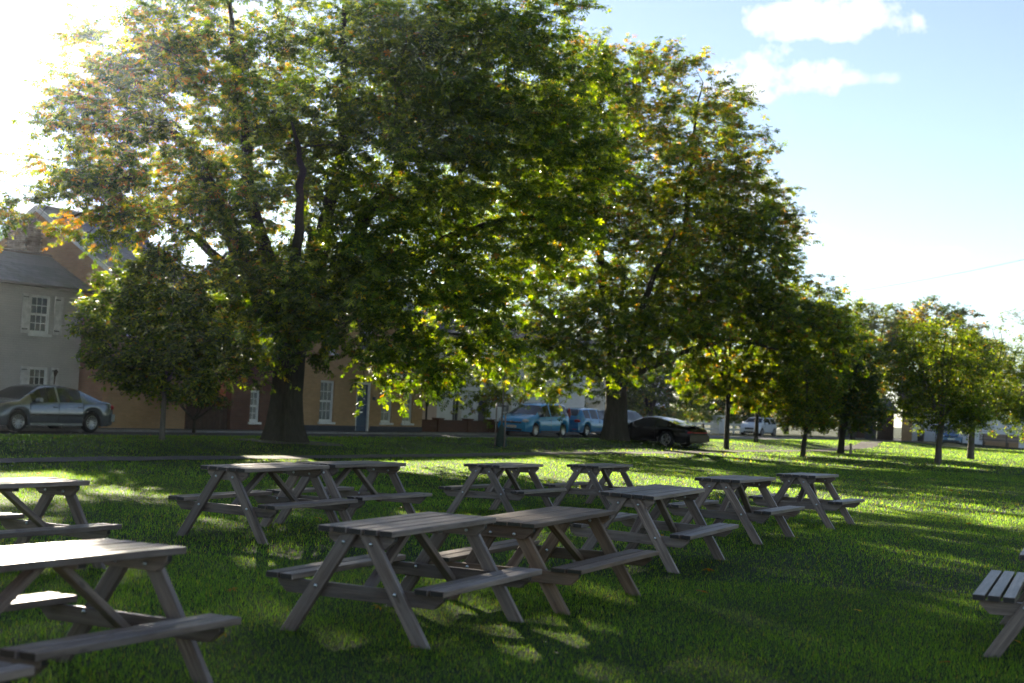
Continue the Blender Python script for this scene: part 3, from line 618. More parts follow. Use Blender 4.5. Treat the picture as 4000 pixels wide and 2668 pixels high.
def make_car(name, label, loc, rz, P, pm, wheel_r=.32):
    L, HW = P['L'], P['W']/2; root = empty(name, loc, rz); tag(root, label, 'car', P.get('group'))
    xf, xr = P['wheels']; ra = wheel_r+.055; st = P['side']  # side window x intervals
    keys = sorted({-L/2, L/2, *[v for a in st for v in a], *P['ws'], *P['rs'], *P['doors']})
    xs_ = sorted(set(np.round(np.concatenate([np.linspace(-L/2, L/2, int(L/.055)), keys]), 4)))
    top, belt = P['top'], P['belt']; Hb = max(b for _, b in belt)
    rings = []
    for x in xs_:
        e = max(0, (abs(x)-(L/2-.55))/.55); w = HW*(1-.17*e**2.2); b = float(interp(belt, x)); t_ = max(float(interp(top, x)), b+.012)
        zb = .19+.05*e
        for xw in (xf, xr):
            if abs(x-xw) < ra: zb = max(zb, wheel_r-.02+math.sqrt(ra*ra-(x-xw)**2))
        zb = min(zb, b-.12); g_ = min(1, (t_-b)/.45); wr = w*(.955-.225*g_)
        rg = [(w*.93, zb), (w*.985, zb+.3*(b-zb)*.4), (w, zb+(b-zb)*.5), (w*.99, b-.06*(b-zb)/.5), (w*.955, b), (wr, b+(t_-b)*.87), (wr*.90, b+(t_-b)*.965), (wr*.5, t_), (0, t_+.012)]
        rings.append([(x, y, z) for y, z in rg] + [(x, -y, z) for y, z in rg[-2::-1]])
    n = len(rings[0]); V = [p for r in rings for p in r]
    groups = {}
    for i in range(len(xs_)-1):
        xm = (xs_[i]+xs_[i+1])/2; h_ = float(interp(top, xm))-float(interp(belt, xm))
        for k in range(n-1):
            kk = min(k, n-2-k); nm = 'body'
            if kk == 4 and h_ > .10:
                for q, (a, b) in enumerate(st):
                    if a < xm < b: nm = 'side_window%d%s' % (q, 'l' if k < n/2 else 'r')
            if kk in (6, 7) or kk == 5:
                if min(P['ws']) < xm < max(P['ws']) and (kk >= 6 or P.get('wrap')): nm = 'windscreen'
                if min(P['rs']) < xm < max(P['rs']) and kk >= 6: nm = 'rear_window'
            groups.setdefault(nm, []).append((i*n+k, i*n+k+1, (i+1)*n+k+1, (i+1)*n+k))
    groups['body'] += [tuple(range(n)), tuple(range((len(xs_)-1)*n, len(xs_)*n))[::-1]]
    body = None
    for nm, fs in sorted(groups.items()):
        used = sorted({i for f in fs for i in f}); mp = {u: j for j, u in enumerate(used)}
        me = meshdata(nm, [V[u] for u in used], [tuple(mp[i] for i in f) for f in fs], [pm if nm == 'body' else M['car_glass']], True); fixn(me)
        if nm == 'body':
            for p in me.polygons:
                if len(p.vertices) > 4: p.use_smooth = False
        obj('body' if nm == 'body' else ('side_window' if nm.startswith('side') else nm), me, root)
    MB().box(-L/2+.25, L/2-.25, -HW+.10, HW-.10, .20, .62).build('underbody', M['black_trim'], root)
    # door seams, handles, sills
    for sd in (-1, 1):
        for x in P['doors']:
            b = float(interp(belt, x)); MB().box(x-.006, x+.006, sd*(HW*.995)-.004, sd*(HW*.995)+.006, .30, b-.04).build('door_seam', M['black_trim'], root)
        for x in P.get('handles', ()):
            b = float(interp(belt, x)); MB().box(x-.09, x+.09, sd*HW-.02, sd*HW+.028, b-.16, b-.12).build('door_handle', pm, root, bevel=.01)
        MB().box(xr+ra+.04, xf-ra-.04, sd*HW*.985-.03, sd*HW*.985+.012, .20, .29).build('sill', pm if P.get('sill') else M['black_trim'], root, bevel=.01)
        if P.get('strip'): MB().box(xr+ra+.03, xf-ra-.03, sd*HW-.01, sd*HW+.016, .50, .555).build('rubbing_strip', M['black_trim'], root, bevel=.006)
        mx_ = P['mirror']; mb_ = float(interp(belt, mx_))
        mi = MB().prism([(-.09, -.01), (.06, -.01), (.10, .06), (.04, .13), (-.07, .13)], sd*HW*.97, sd*(HW*.97+.20), 1).build('mirror', P.get('mirror_mat', pm), root, Matrix.Translation((mx_, 0, mb_+.02)), bevel=.02)
        # wheels
        for x in (xf, xr):
            tw = .205; yo = sd*(HW-.03)
            wprof = [(wheel_r*.66, yo-sd*.01), (wheel_r*.70, yo), (wheel_r*.93, yo+sd*.004), (wheel_r, yo-sd*.035), (wheel_r, yo-sd*(tw-.03)), (wheel_r*.93, yo-sd*tw), (wheel_r*.6, yo-sd*tw)]
            wo = MB().lathe(wprof, 28, 1).build('wheel', M['tyre'], root, Matrix.Translation((x, 0, wheel_r)), smooth=True)
            rm = MB().lathe([(wheel_r*.69, yo-sd*.004), (wheel_r*.66, yo+sd*.002), (wheel_r*.61, yo-sd*.004), (wheel_r*.60, yo-sd*.09)], 28, 1)
            ns_ = P.get('spokes', 10)
            for q in range(ns_):
                a = 2*math.pi*q/ns_; ca, sa = math.cos(a), math.sin(a); hw = .013 if ns_ > 7 else .028
                pts = []
                for (r_, y_) in ((.04, yo-sd*.022), (wheel_r*.63, yo-sd*.008)):
                    for sg_ in (-1, 1): pts.append((r_*ca - sg_*hw*sa, y_, r_*sa + sg_*hw*ca))
                back = [(p[0], p[1]-sd*.03, p[2]) for p in pts]
                rm.add(pts+back, [(0, 1, 3, 2), (4, 6, 7, 5), (0, 4, 5, 1), (2, 3, 7, 6), (0, 2, 6, 4), (1, 5, 7, 3)])
            rm.lathe([(0, yo-sd*.012), (.05, yo-sd*.014), (.055, yo-sd*.05)], 14, 1); rm.build('rim', M['rim'], wo)
            MB().lathe([(0, yo-sd*.10), (wheel_r*.62, yo-sd*.10)], 20, 1).build('brake_disc', M['black_trim'], wo)
    # lamps and plates
    for (kind, x, y, z, sx, sy, sz) in P['lamps']:
        for sd in ((-1, 1) if y else (1,)):
            v = []; f = []
            mb = MB(); k = 8; pr = [(math.cos(a)*1., math.sin(a)) for a in np.linspace(-math.pi/2, math.pi/2, 7)]
            mb.lathe([(r_, a_) for r_, a_ in pr], 14, 2)
            o = mb.build({'r': 'tail_lamp', 'c': 'headlamp', 'a': 'indicator', 'f': 'fog_lamp'}[kind], M[{'r': 'lamp_red', 'c': 'lamp_clear', 'a': 'lamp_amber', 'f': 'lamp_clear'}[kind]], root, Matrix.Translation((x, sd*y, z)) @ Matrix.Diagonal((sx, sy, sz, 1)), smooth=True)
    for (x, z, mat, txt, sg) in P['plates']:
        p = MB().box(-.008, .008, -.26, .26, -.056, .056).build('number_plate', M[mat], root, Matrix.Translation((x, 0, z)))
        if txt:
            fc_ = bpy.data.curves.new('lettering', 'FONT'); fc_.body = txt; fc_.size = .105; fc_.align_x = 'CENTER'; fc_.align_y = 'CENTER'; fc_.extrude = .001; fc_.materials.append(M['black_trim'])
            tmp_ = bpy.data.objects.new('lettering', fc_); me_ = bpy.data.meshes.new_from_object(tmp_); bpy.data.objects.remove(tmp_); o = obj('lettering', me_, p); o.matrix_local = Matrix.Translation((sg*.0105, 0, 0)) @ Matrix.Rotation(sg*math.pi/2, 4, 'Z') @ Matrix.Rotation(math.pi/2, 4, 'X')
    for (nm, mat, x0, x1, y0, y1, z0, z1) in P.get('trim', ()):
        MB().box(x0, x1, y0, y1, z0, z1).build(nm, M[mat] if mat != 'paint' else pm, root, bevel=min(.012, (x1-x0)/3, (z1-z0)/3))
    return root
SALOON = dict(L=4.75, W=1.80, wheels=(1.42, -1.41), side=[(-.98, -.10), (-.02, .95)], ws=(.55, 1.30), rs=(-1.75, -.95), doors=(1.02, -.06, -1.02), handles=(.08, -.88), sill=True, strip=True, mirror=.78, spokes=12,
  top=[(-2.375, .80), (-2.33, .93), (-1.78, 1.0), (-1.4, 1.17), (-1.0, 1.335), (-.5, 1.41), (0, 1.435), (.35, 1.41), (.62, 1.34), (1.0, 1.14), (1.32, .97), (1.8, .90), (2.2, .80), (2.33, .68), (2.375, .56)],
  belt=[(-2.375, .74), (-2.2, .90), (-1.4, .93), (0, .915), (1.2, .885), (1.9, .80), (2.25, .66), (2.375, .50)],
  lamps=[('c', 2.23, .56, .645, .10, .20, .07), ('a', 2.13, .76, .63, .12, .08, .065), ('r', -2.28, .72, .80, .09, .14, .09)], plates=[(2.385, .42, 'plate_white', '', 1), (-2.385, .72, 'plate_yellow', '', -1)],
  trim=[('front_bumper', 'paint', 2.15, 2.42, -.80, .80, .30, .52), ('rear_bumper', 'paint', -2.43, -2.2, -.80, .80, .34, .58), ('grille', 'black_trim', 2.31, 2.37, -.28, .28, .58, .68)])
p = W(30.05, 34.92); make_car('saloon_car', 'grey blue saloon car parked in front of the shuttered cottage', (p.x, p.y, .085), TH+math.pi, SALOON, paint('silver_blue', c4(.17, .19, .22), .2, .6), .315)
MPV = dict(L=4.35, W=1.80, wheels=(1.34, -1.36), side=[(-1.95, -1.25), (-1.15, -.10), (-.02, 1.05)], ws=(.55, 1.35), rs=(-2.12, -1.85), doors=(1.10, -.06, -1.12), handles=(.05, -.95), mirror=.92, mirror_mat=None, spokes=7, wrap=True,
  top=[(-2.175, 1.0), (-2.1, 1.30), (-1.9, 1.56), (-1.4, 1.62), (-.6, 1.635), (.1, 1.61), (.5, 1.52), (.9, 1.29), (1.35, 1.04), (1.8, .94), (2.05, .82), (2.175, .62)],
  belt=[(-2.175, .95), (-1.9, 1.03), (-.5, .98), (1.0, .94), (1.6, .88), (2.05, .74), (2.175, .56)],
  lamps=[('c', 2.02, .66, .74, .17, .17, .095), ('r', -2.12, .72, 1.15, .08, .1, .3), ('f', 2.12, .62, .33, .05, .10, .05)], plates=[(2.20, .46, 'plate_white', 'KJ06 VGD', 1), (-2.19, .75, 'plate_yellow', '', -1)],
  trim=[('grille', 'black_trim', 2.13, 2.178, -.52, .52, .60, .68), ('grille_bar', 'chrome', 2.16, 2.20, -.56, .56, .675, .70), ('front_bumper', 'paint', 2.0, 2.195, -.78, .78, .36, .57), ('air_intake', 'black_trim', 2.1, 2.205, -.55, .55, .27, .355)])
MPV['mirror_mat'] = M['black_trim']
p = W(60.35, 34.75); mp = make_car('people_carrier', 'bright blue people carrier facing left by the low garden wall', (p.x, p.y, .085), TH+math.pi, MPV, paint('bright_blue', c4(.008, .27, .62), .25, .15), .315)
bd = MB()
for sd in (-1, 1): bd.prism([(sd*.012, -.06), (sd*.085, .06), (sd*.06, .06), (sd*.0, -.02)], 2.205, 2.225, 0)
bd.build('badge', M['chrome'], mp, Matrix.Translation((0, 0, .69)))
HATCH = dict(L=4.20, W=1.78, wheels=(1.28, -1.29), side=[(-1.55, -.92), (-.84, -.05), (.03, 1.02)], ws=(.45, 1.30), rs=(-2.02, -1.62), doors=(1.06, -.01, -.98), handles=(.10, -.80), mirror=.86, spokes=5,
  top=[(-2.1, .82), (-2.05, 1.02), (-1.85, 1.25), (-1.6, 1.40), (-1.0, 1.46), (-.2, 1.48), (.3, 1.45), (.6, 1.35), (1.0, 1.12), (1.35, .97), (1.75, .88), (2.0, .76), (2.1, .58)],
  belt=[(-2.1, .80), (-1.9, .97), (-1.0, .945), (.8, .90), (1.5, .84), (1.95, .70), (2.1, .52)],
  lamps=[('c', 1.98, .64, .68, .12, .18, .08), ('r', -2.03, .64, .80, .10, .20, .095)], plates=[(2.11, .42, 'plate_white', '', 1), (-2.115, .62, 'plate_yellow', '', -1)],
  trim=[('rear_bumper', 'paint', -2.15, -1.98, -.80, .80, .34, .56), ('reflector', 'lamp_red', -2.165, -2.14, .45, .70, .36, .39), ('reflector', 'lamp_red', -2.165, -2.14, -.70, -.45, .36, .39)])
p = W(66.0, 35.0); make_car('hatchback_car', 'mid blue hatchback seen from behind, next to the people carrier', (p.x, p.y, .085), TH, HATCH, paint('mid_blue', c4(.03, .22, .50), .25, .2), .315)
SUVP = dict(HATCH); SUVP.update(L=4.28, W=1.80, wheels=(1.31, -1.31), top=[(a*1.02, b*1.0) for a, b in HATCH['top']], belt=[(a*1.02, b*1.0) for a, b in HATCH['belt']], ws=(.47, 1.36), rs=(-2.12, -1.70), trim=[], lamps=[('c', 2.02, .64, .68, .12, .18, .08), ('r', -2.06, .66, .82, .10, .16, .12)], plates=[(-2.155, .62, 'plate_yellow', '', -1), (2.15, .42, 'plate_white', '', 1)])
p = W(70.5, 35.0); make_car('navy_estate_car', 'dark navy car mostly hidden behind the second chestnut trunk', (p.x, p.y, .085), TH, SUVP, paint('navy', c4(.012, .022, .05), .22, .3), .315)
COUPE = dict(L=4.43, W=1.81, wheels=(1.30, -1.06), side=[(-1.05, -.50), (-.44, .72)], ws=(.20, 1.02), rs=(-1.55, -.62), doors=(.80, -.48), handles=(-.36,), mirror=.62, spokes=5, sill=True,
  top=[(-2.215, .58), (-2.15, .80), (-1.9, .90), (-1.5, 1.00), (-1.0, 1.15), (-.5, 1.26), (-.1, 1.295), (.2, 1.275), (.55, 1.13), (1.0, .90), (1.4, .80), (1.9, .70), (2.12, .60), (2.215, .46)],
  belt=[(-2.215, .56), (-2.0, .78), (-1.4, .86), (-.8, .86), (.6, .83), (1.2, .76), (1.8, .66), (2.1, .54), (2.215, .42)],
  lamps=[('c', 1.72, .62, .68, .16, .12, .10), ('r', -2.12, .60, .66, .08, .26, .06)], plates=[(2.22, .34, 'plate_white', '', 1), (-2.235, .47, 'plate_yellow', '', -1)],
  trim=[('rear_spoiler', 'paint', -2.12, -1.82, -.62, .62, .925, .955), ('rear_bumper', 'paint', -2.25, -2.0, -.82, .82, .28, .55), ('reflector_band', 'lamp_red', -2.235, -2.2, -.50, .50, .64, .68)])
make_car('black_coupe', 'low black sports coupe parked on the grass beside the second chestnut', (6.55, 63.0, .06), R(142), COUPE, plain('gloss_black', c4(.005, .005, .006), .22, 0, .32), .33)
MINI = dict(L=3.70, W=1.68, wheels=(1.22, -1.24), side=[(-1.45, -.55), (-.45, .75)], ws=(.55, 1.02), rs=(-1.72, -1.45), doors=(.85, -.50), handles=(-.35,), mirror=.70, spokes=5,
  top=[(-1.85, .85), (-1.78, 1.10), (-1.55, 1.36), (-.9, 1.41), (0, 1.415), (.5, 1.38), (.75, 1.24), (1.05, .99), (1.5, .90), (1.75, .76), (1.85, .55)],
  belt=[(-1.85, .80), (-1.6, .93), (0, .90), (1.0, .86), (1.6, .76), (1.85, .50)],
  lamps=[('c', 1.66, .56, .70, .10, .14, .13), ('r', -1.80, .62, .80, .06, .1, .14)], plates=[(1.865, .40, 'plate_white', '', 1), (-1.86, .6, 'plate_yellow', '', -1)],
  trim=[('grille', 'black_trim', 1.80, 1.862, -.35, .35, .48, .62), ('air_intake', 'black_trim', 1.80, 1.865, -.45, .45, .24, .34), ('roof_rack', 'black_trim', -.3, .1, -.4, .4, 1.43, 1.46)])
make_car('white_mini_car', 'small white car facing the green far off among the tree trunks', (18.9, 107.5, .05), R(238), MINI, paint('white', c4(.62, .66, .70), .25, .1), .30)
HATCH2 = dict(HATCH); HATCH2['plates'] = [(2.11, .46, 'plate_white', '', 1)]; HATCH2['trim'] = [('grille', 'black_trim', 2.06, 2.11, -.5, .5, .58, .66), ('air_intake', 'black_trim', 2.06, 2.12, -.6, .6, .25, .36)]
make_car('far_blue_car', 'blue car facing the green beside the far cottage bin', (34.35, 111.0, .03), R(258), HATCH2, paint('steel_blue', c4(.05, .13, .24), .25, .4), .31)

sv = [(-6.6, 41.9, float(gh(-6.6, 41.9))+.03)]; sr = random.Random(4)
for i in range(36):
    a = i*math.pi/18; r_ = 1.35+.35*math.sin(3*a+1)+sr.uniform(-.18, .18); x_, y_ = -6.6+math.cos(a)*r_*1.15, 41.9+math.sin(a)*r_; sv.append((x_, y_, float(gh(x_, y_))+.022))
struct(obj('bare_soil', meshdata('bare_soil', sv, [(0, i+1, (i+1) % 36+1) for i in range(36)], [M['path']], True)))
# ------------------------------------------------------------------ small street things
wb = empty('wheelie_bin', (32.95, 113.7, .02), R(-14)); tag(wb, 'black wheelie bin standing against the far white cottage', 'bin')
MB().add([(-.22, -.25, .06), (.22, -.25, .06), (.22, .25, .06), (-.22, .25, .06), (-.28, -.33, .95), (.28, -.33, .95), (.28, .33, .95), (-.28, .33, .95)], [(0, 3, 2, 1), (4, 5, 6, 7), (0, 1, 5, 4), (1, 2, 6, 5), (2, 3, 7, 6), (3, 0, 4, 7)]).build('body', M['black_trim'], wb, bevel=.02)
MB().prism([(-.36, .955), (.36, .955), (.36, 1.0), (.10, 1.06), (-.30, 1.02)], -.30, .30, 0).build('lid', M['black_trim'], wb, bevel=.01)
for sx in (-1, 1): MB().lathe([(0, sx*.24), (.10, sx*.24), (.10, sx*.20), (0, sx*.20)], 14, 0, (0, .27, .10)).build('wheel', M['tyre'], wb)
MB().box(-.08, .08, -.318, -.300, .60, .74).build('label_sticker', M['plate_white'], wb)
pb = empty('park_bench', (37.6, 107.2, 0), R(-6)); tag(pb, 'grey slatted park bench at the right edge below the far trees', 'bench')
for i in range(4): MB().box(-2.0, 2.0, .30, .335, .52+i*.13, .52+i*.13+.10).build('back_slat', M['wood'], pb)
for i in range(4): MB().box(-2.0, 2.0, -.20+i*.12, -.20+i*.12+.10, .43, .46).build('seat_slat', M['wood'], pb)
for x in (-1.7, 0, 1.7): MB().prism([(-.22, 0), (-.14, 0), (-.14, .38), (.24, .38), (.30, 0), (.38, 0), (.36, 1.02), (.30, 1.02), (.28, .43), (-.22, .43)], x-.03, x+.03, 0).build('bench_end', M['iron'], pb)
def wire(name, a, b, sag, label, r=.012):
    pts = [Vector(a).lerp(Vector(b), i/14) - Vector((0, 0, sag*4*(i/14)*(1-i/14))) for i in range(15)]
    tag(MB().tube(pts, r, 5).build(name, M['iron']), label, 'wire')
wire('overhead_wire', (-26, 50, 9.9), (-11, 50, 7.6), .1, 'black overhead wire crossing the white sky above the gable', .018)
wire('telephone_wire', (60, 120, 21.2), (22, 120, 11.2), .9, 'thin telephone wire rising to the right across the pale sky', .016)
# posts on the verge
for i, (x, y, lab) in enumerate(((9.1, 66.5, 'short wooden post at the tail of the black coupe'), (15.9, 66.0, 'low wooden stake close beside the dark narrow tree'))):
    tag(MB().box(-.05, .05, -.05, .05, -.05, .95 if i == 0 else .5).build('wooden_post', M['wood'], None, Matrix.Translation((x, y, float(gh(x, y)))), bevel=.008), lab, 'post')

# ------------------------------------------------------------------ trees
PAL = {'green': (.045, .080, .012), 'dgreen': (.026, .050, .012), 'ygreen': (.115, .155, .016), 'yellow': (.23, .19, .022), 'orange': (.19, .092, .02), 'brown': (.085, .055, .018), 'grey': (.075, .09, .045)}
def frames(dirs, nrm):
    x = dirs/np.linalg.norm(dirs, axis=1, keepdims=True); y = np.cross(nrm, x); y /= np.linalg.norm(y, axis=1, keepdims=True)+1e-9; z = np.cross(x, y)
    return np.stack([x, y, z], 2)
def palmate():
    v = []; f = []
    for a, l in ((-98, .62), (-50, .88), (0, 1.0), (50, .88), (98, .62)):
        a = R(a); ca, sa = math.cos(a), math.sin(a)
        for (u, w, z) in ((.02, 0, 0), (.62*l, .19*l, -.07*l), (l, 0, -.30*l), (.62*l, -.19*l, -.07*l)): v.append((u*ca-w*sa, u*sa+w*ca, z))
        k = len(v)-4; f.append((k, k+1, k+2, k+3))
    return np.array(v), np.array(f)
def simple():
    return np.array([(0, 0, 0), (.45, .24, .03), (1, 0, -.10), (.45, -.24, .03)]), np.array([(0, 1, 2, 3)])
def spray():
    v = []; f = []
    for (a, r_, l) in ((20, .0, .5), (-35, .1, .45), (60, .2, .42), (-70, .35, .4), (5, .5, .5)):
        a = R(a); ca, sa = math.cos(a), math.sin(a)
        for (u, w, z) in ((0, 0, 0), (.5*l, .2*l, .03), (l, 0, -.12*l), (.5*l, -.2*l, .03)): v.append((r_+u*ca-w*sa, u*sa+w*ca, z))
        k = len(v)-4; f.append((k, k+1, k+2, k+3))
    return np.array(v), np.array(f)
def palmtri():
    v = []; f = []
    for a, l in ((-98, .66), (-50, .92), (0, 1.04), (50, .92), (98, .66)):
        a = R(a); ca, sa = math.cos(a), math.sin(a)
        for (u, w, z) in ((.02, 0, 0), (.86*l, .21*l, -.13*l), (.95*l, -.19*l, -.30*l)): v.append((u*ca-w*sa, u*sa+w*ca, z))
        k = len(v)-3; f.append((k, k+1, k+2))
    return np.array(v), np.array(f)
def spraytri():
    v = []; f = []
    for (a, r_, l) in ((20, .0, .6), (-35, .1, .55), (60, .2, .52), (-70, .35, .5), (5, .5, .6)):
        a = R(a); ca, sa = math.cos(a), math.sin(a)
        for (u, w, z) in ((0, 0, 0), (.6*l, .30*l, .03), (.9*l, -.22*l, -.14*l)): v.append((r_+u*ca-w*sa, u*sa+w*ca, z))
        k = len(v)-3; f.append((k, k+1, k+2))
    return np.array(v), np.array(f)
LEAFT = {'simpletri': (np.array([(0, 0, 0), (.72, .34, .03), (.92, -.26, -.10)]), np.array([(0, 1, 2)])), 'palmtri': palmtri(), 'spraytri': spraytri(), 'palm': palmate(), 'simple': simple(), 'spray': spray()}
def leaf_mesh(name, pos, rot, scl, col, kind):
    tv, tf = LEAFT[kind]; N, K = len(pos), len(tv)
    v = (np.einsum('nij,kj->nki', rot, tv)*scl[:, None, None] + pos[:, None, :]).reshape(-1, 3).astype(np.float32)
    FW = tf.shape[1]; f = (tf[None] + (np.arange(N)*K)[:, None, None]).reshape(-1, FW)
    me = bpy.data.meshes.new(name); me.vertices.add(len(v)); me.vertices.foreach_set('co', v.ravel())
    me.loops.add(f.size); me.loops.foreach_set('vertex_index', f.ravel().astype(np.int32)); me.polygons.add(len(f)); me.polygons.foreach_set('loop_start', np.arange(0, f.size, FW, dtype=np.int32)); me.update(calc_edges=True)
    ca = me.color_attributes.new('col', 'FLOAT_COLOR', 'POINT'); cc = np.ones((N, K, 4), np.float32); cc[:, :, :3] = col[:, None, :]; ca.data.foreach_set('color', cc.ravel())
    me.materials.append(M['leaf']); return me
def make_tree(name, label, loc, limbs, ells, ncl, ntw, nlf, lsize, kind, colf, bark, seed, mind=.5, twig=.6, rscale=1., group=None, cat='tree', ntag=0, shell=.35, droop=.35, flare=None, holes=(), skip=None):
    """limbs: list of (points, radii); ells: (centre, radii, weight) in tree coordinates"""
    rg = np.random.default_rng(seed); root = empty(name, loc); tag(root, label, cat, group)
    tr = MB(); nodes = []; nrad = []
    for li, (pts, rad) in enumerate(limbs):
        P_ = [Vector(p) for p in pts]; n = max(6, len(P_)*4); cur = []; rr = []
        for i in range(n+1):
            u = i/n*(len(P_)-1); k = min(int(u), len(P_)-2); f_ = u-k
            p0, p1, p2, p3 = P_[max(k-1, 0)], P_[k], P_[k+1], P_[min(k+2, len(P_)-1)]
            q = .5*((2*p1) + (p2-p0)*f_ + (2*p0-5*p1+4*p2-p3)*f_**2 + (3*p1-p0-3*p2+p3)*f_**3)
            if i and li: q += Vector(rg.normal(0, .05*min(1, rad[0]*4), 3))
            cur.append(q); rr.append(float(np.interp(u, range(len(rad)), rad)))
        tr.tube(cur, rr, 40 if li == 0 and flare else (14 if li == 0 else 8))
        if li == 0: ntrunk = len(tr.v)
        for q, r_ in zip(cur, rr):
            if q.z > limbs[0][0][-1][2]*.6 or li: nodes.append(q); nrad.append(r_)
    # trunk ribs and flare
    if flare:
        vv = []
        for i, p in enumerate(tr.v[:ntrunk]):
            c_ = Vector(limbs[0][0][0]); a = math.atan2(p[1]-c_.y, p[0]-c_.x); k = 1 + .10*math.sin(5*a+1)*math.exp(-max(p[2], 0)/1.5) + .035*math.sin(9*a+p[2]*.8) + .03*math.sin(17*a+1.3*math.sin(p[2]*1.7))
            vv.append((c_.x+(p[0]-c_.x)*k, c_.y+(p[1]-c_.y)*k, p[2]))
        tr.v[:ntrunk] = vv
    trunk = tr.build('trunk', M[bark], root, smooth=True)
    lb = np.random.default_rng(seed+1000); tw_ = sum(e[2] for e in ells); ells = list(ells)
    for k_ in range(0 if flare else 10):
        e = ells[lb.integers(0, min(3, len(ells)))]; d_ = lb.normal(0, 1, 3); d_[2] = d_[2]*.8+.2; d_ /= np.linalg.norm(d_); q_ = lb.uniform(.2, .38)
        ells.append((tuple(np.array(e[0])+d_*np.array(e[1])*lb.uniform(.85, 1.02)), tuple(np.array(e[1])*q_), tw_*.022))
    ew = np.array([e[2] for e in ells], float); ew /= ew.sum(); cl = []
    tries = 0
    while len(cl) < ncl and tries < ncl*60:
        tries += 1; e = ells[rg.choice(len(ells), p=ew)]; d_ = rg.normal(0, 1, 3); d_ /= np.linalg.norm(d_); r_ = rg.uniform(shell**3, 1)**(1/3)
        p = np.array(e[0]) + d_*r_*np.array(e[1])
        if skip and skip(p): continue
        if p[2] < 1.1 or any((((p-np.array(h_[0]))/np.array(h_[1]))**2).sum() < 1 for h_ in holes): continue
        if cl and min(((np.array(cl)-p)**2).sum(1)) < mind**2: continue
        cl.append(p)
    c0 = np.array(limbs[0][0][-1]); cl.sort(key=lambda p: ((p-c0)**2).sum())
    na = np.array([tuple(q) for q in nodes]); nr = np.array(nrad); br = MB()
    LP, LD, LC, LI, LT = [], [], [], [], []
    for ci, p in enumerate(cl):
        dd = na - p; dist = np.sqrt((dd**2).sum(1)); cost = dist + .8*np.maximum(0, dd[:, 2]) + .35*np.maximum(0, np.linalg.norm((na-c0)[:, :2], axis=1)-np.linalg.norm((p-c0)[:2]))
        j = int(np.argmin(cost)); a = Vector(na[j]); b = Vector(p); ln = (b-a).length
        if ln > .12:
            r0 = min(nr[j]*.75, (.010+.011*ln)*rscale); mid = (a+b)/2 + Vector((0, 0, .14*ln)) + Vector(rg.normal(0, .07*ln, 3))
            pts = [a*(1-u)**2 + mid*2*u*(1-u) + b*u*u for u in np.linspace(0, 1, 6)]; rads = list(np.linspace(r0, .007*rscale, 6))
            br.tube(pts, rads, 5 if kind == 'palm' else 4, cap=False)
            na = np.vstack([na, [tuple(q) for q in pts[2:]]]); nr = np.concatenate([nr, rads[2:]])
        od = Vector(p) - Vector((c0[0], c0[1], min(p[2], c0[2]+2))); od.z *= .35
        od = od.normalized() if od.length > .2 else Vector((1, 0, 0))
        hue = rg.normal(0, 1)
        for w in range(ntw):
            td = (np.array(od)*.9 + rg.normal(0, .75, 3)*np.array((1, 1, .55))); td /= np.linalg.norm(td); tl = twig*rg.uniform(.6, 1.25)
            q0 = p; q1 = p + td*tl*.55 + np.array((0, 0, .05*tl)); q2 = p + td*tl - np.array((0, 0, droop*.4*tl))
            if w % 2 == 0: br.tube([q0, q2], [.006*rscale, .003*rscale], 3, cap=False)
            m_ = max(2, int(rg.poisson(nlf))); us = np.sort(rg.uniform(.2, 1.05, m_))[:, None]
            pos = q0*(1-us)**2 + q1*2*us*(1-us) + q2*us**2
            ang = rg.uniform(0, 2*np.pi, m_); sd_ = np.stack([np.cos(ang), np.sin(ang), np.zeros(m_)], 1)
            ld = td[None]*.6 + sd_*.9 + np.stack([np.zeros(m_), np.zeros(m_), rg.normal(-droop, .28, m_)], 1)
            pos = pos + ld/np.linalg.norm(ld, axis=1, keepdims=True)*lsize*.35
            LP.append(pos); LD.append(ld); LI.append(np.full(m_, hue)); LT.append(np.full(m_, ci))
    stuff(br.build('branches', M[bark], root, smooth=True))
    pos = np.concatenate(LP); ld = np.concatenate(LD); hue = np.concatenate(LI); N = len(pos)
    nrm = np.tile(np.array([[0, 0, 1.]]), (N, 1)) + rg.normal(0, .42, (N, 3)); rot = frames(ld, nrm); scl = lsize*rg.uniform(.62, 1.25, N)
    col = colf(pos, hue, rg)
    keep = np.ones(N, bool)
    if ntag:
        world = pos + np.array(loc); view = world - np.array((0, 0, 1.6)); dist = np.linalg.norm(view, axis=1)
        cand = np.argsort(dist - 3.0*(pos[:, 2] < 5))[:ntag*6]; pick = rg.choice(cand, ntag, replace=False); keep[pick] = False
        shared = {}
        for i in pick:
            ck = tuple(np.round(col[i]*14)/14) if False else int(rg.integers(0, 10))
            if ck not in shared: shared[ck] = leaf_mesh('leaf', np.zeros((1, 3)), np.eye(3)[None], np.ones(1), col[i:i+1], kind)
            m4 = Matrix(rot[i].tolist()).to_4x4() @ Matrix.Scale(float(scl[i]), 4); m4.translation = Vector(pos[i]); obj('leaf', shared[ck], root, m4)
    fo = obj('foliage', leaf_mesh('foliage', pos[keep], rot[keep], scl[keep], col[keep], kind), root); stuff(fo)
    return root
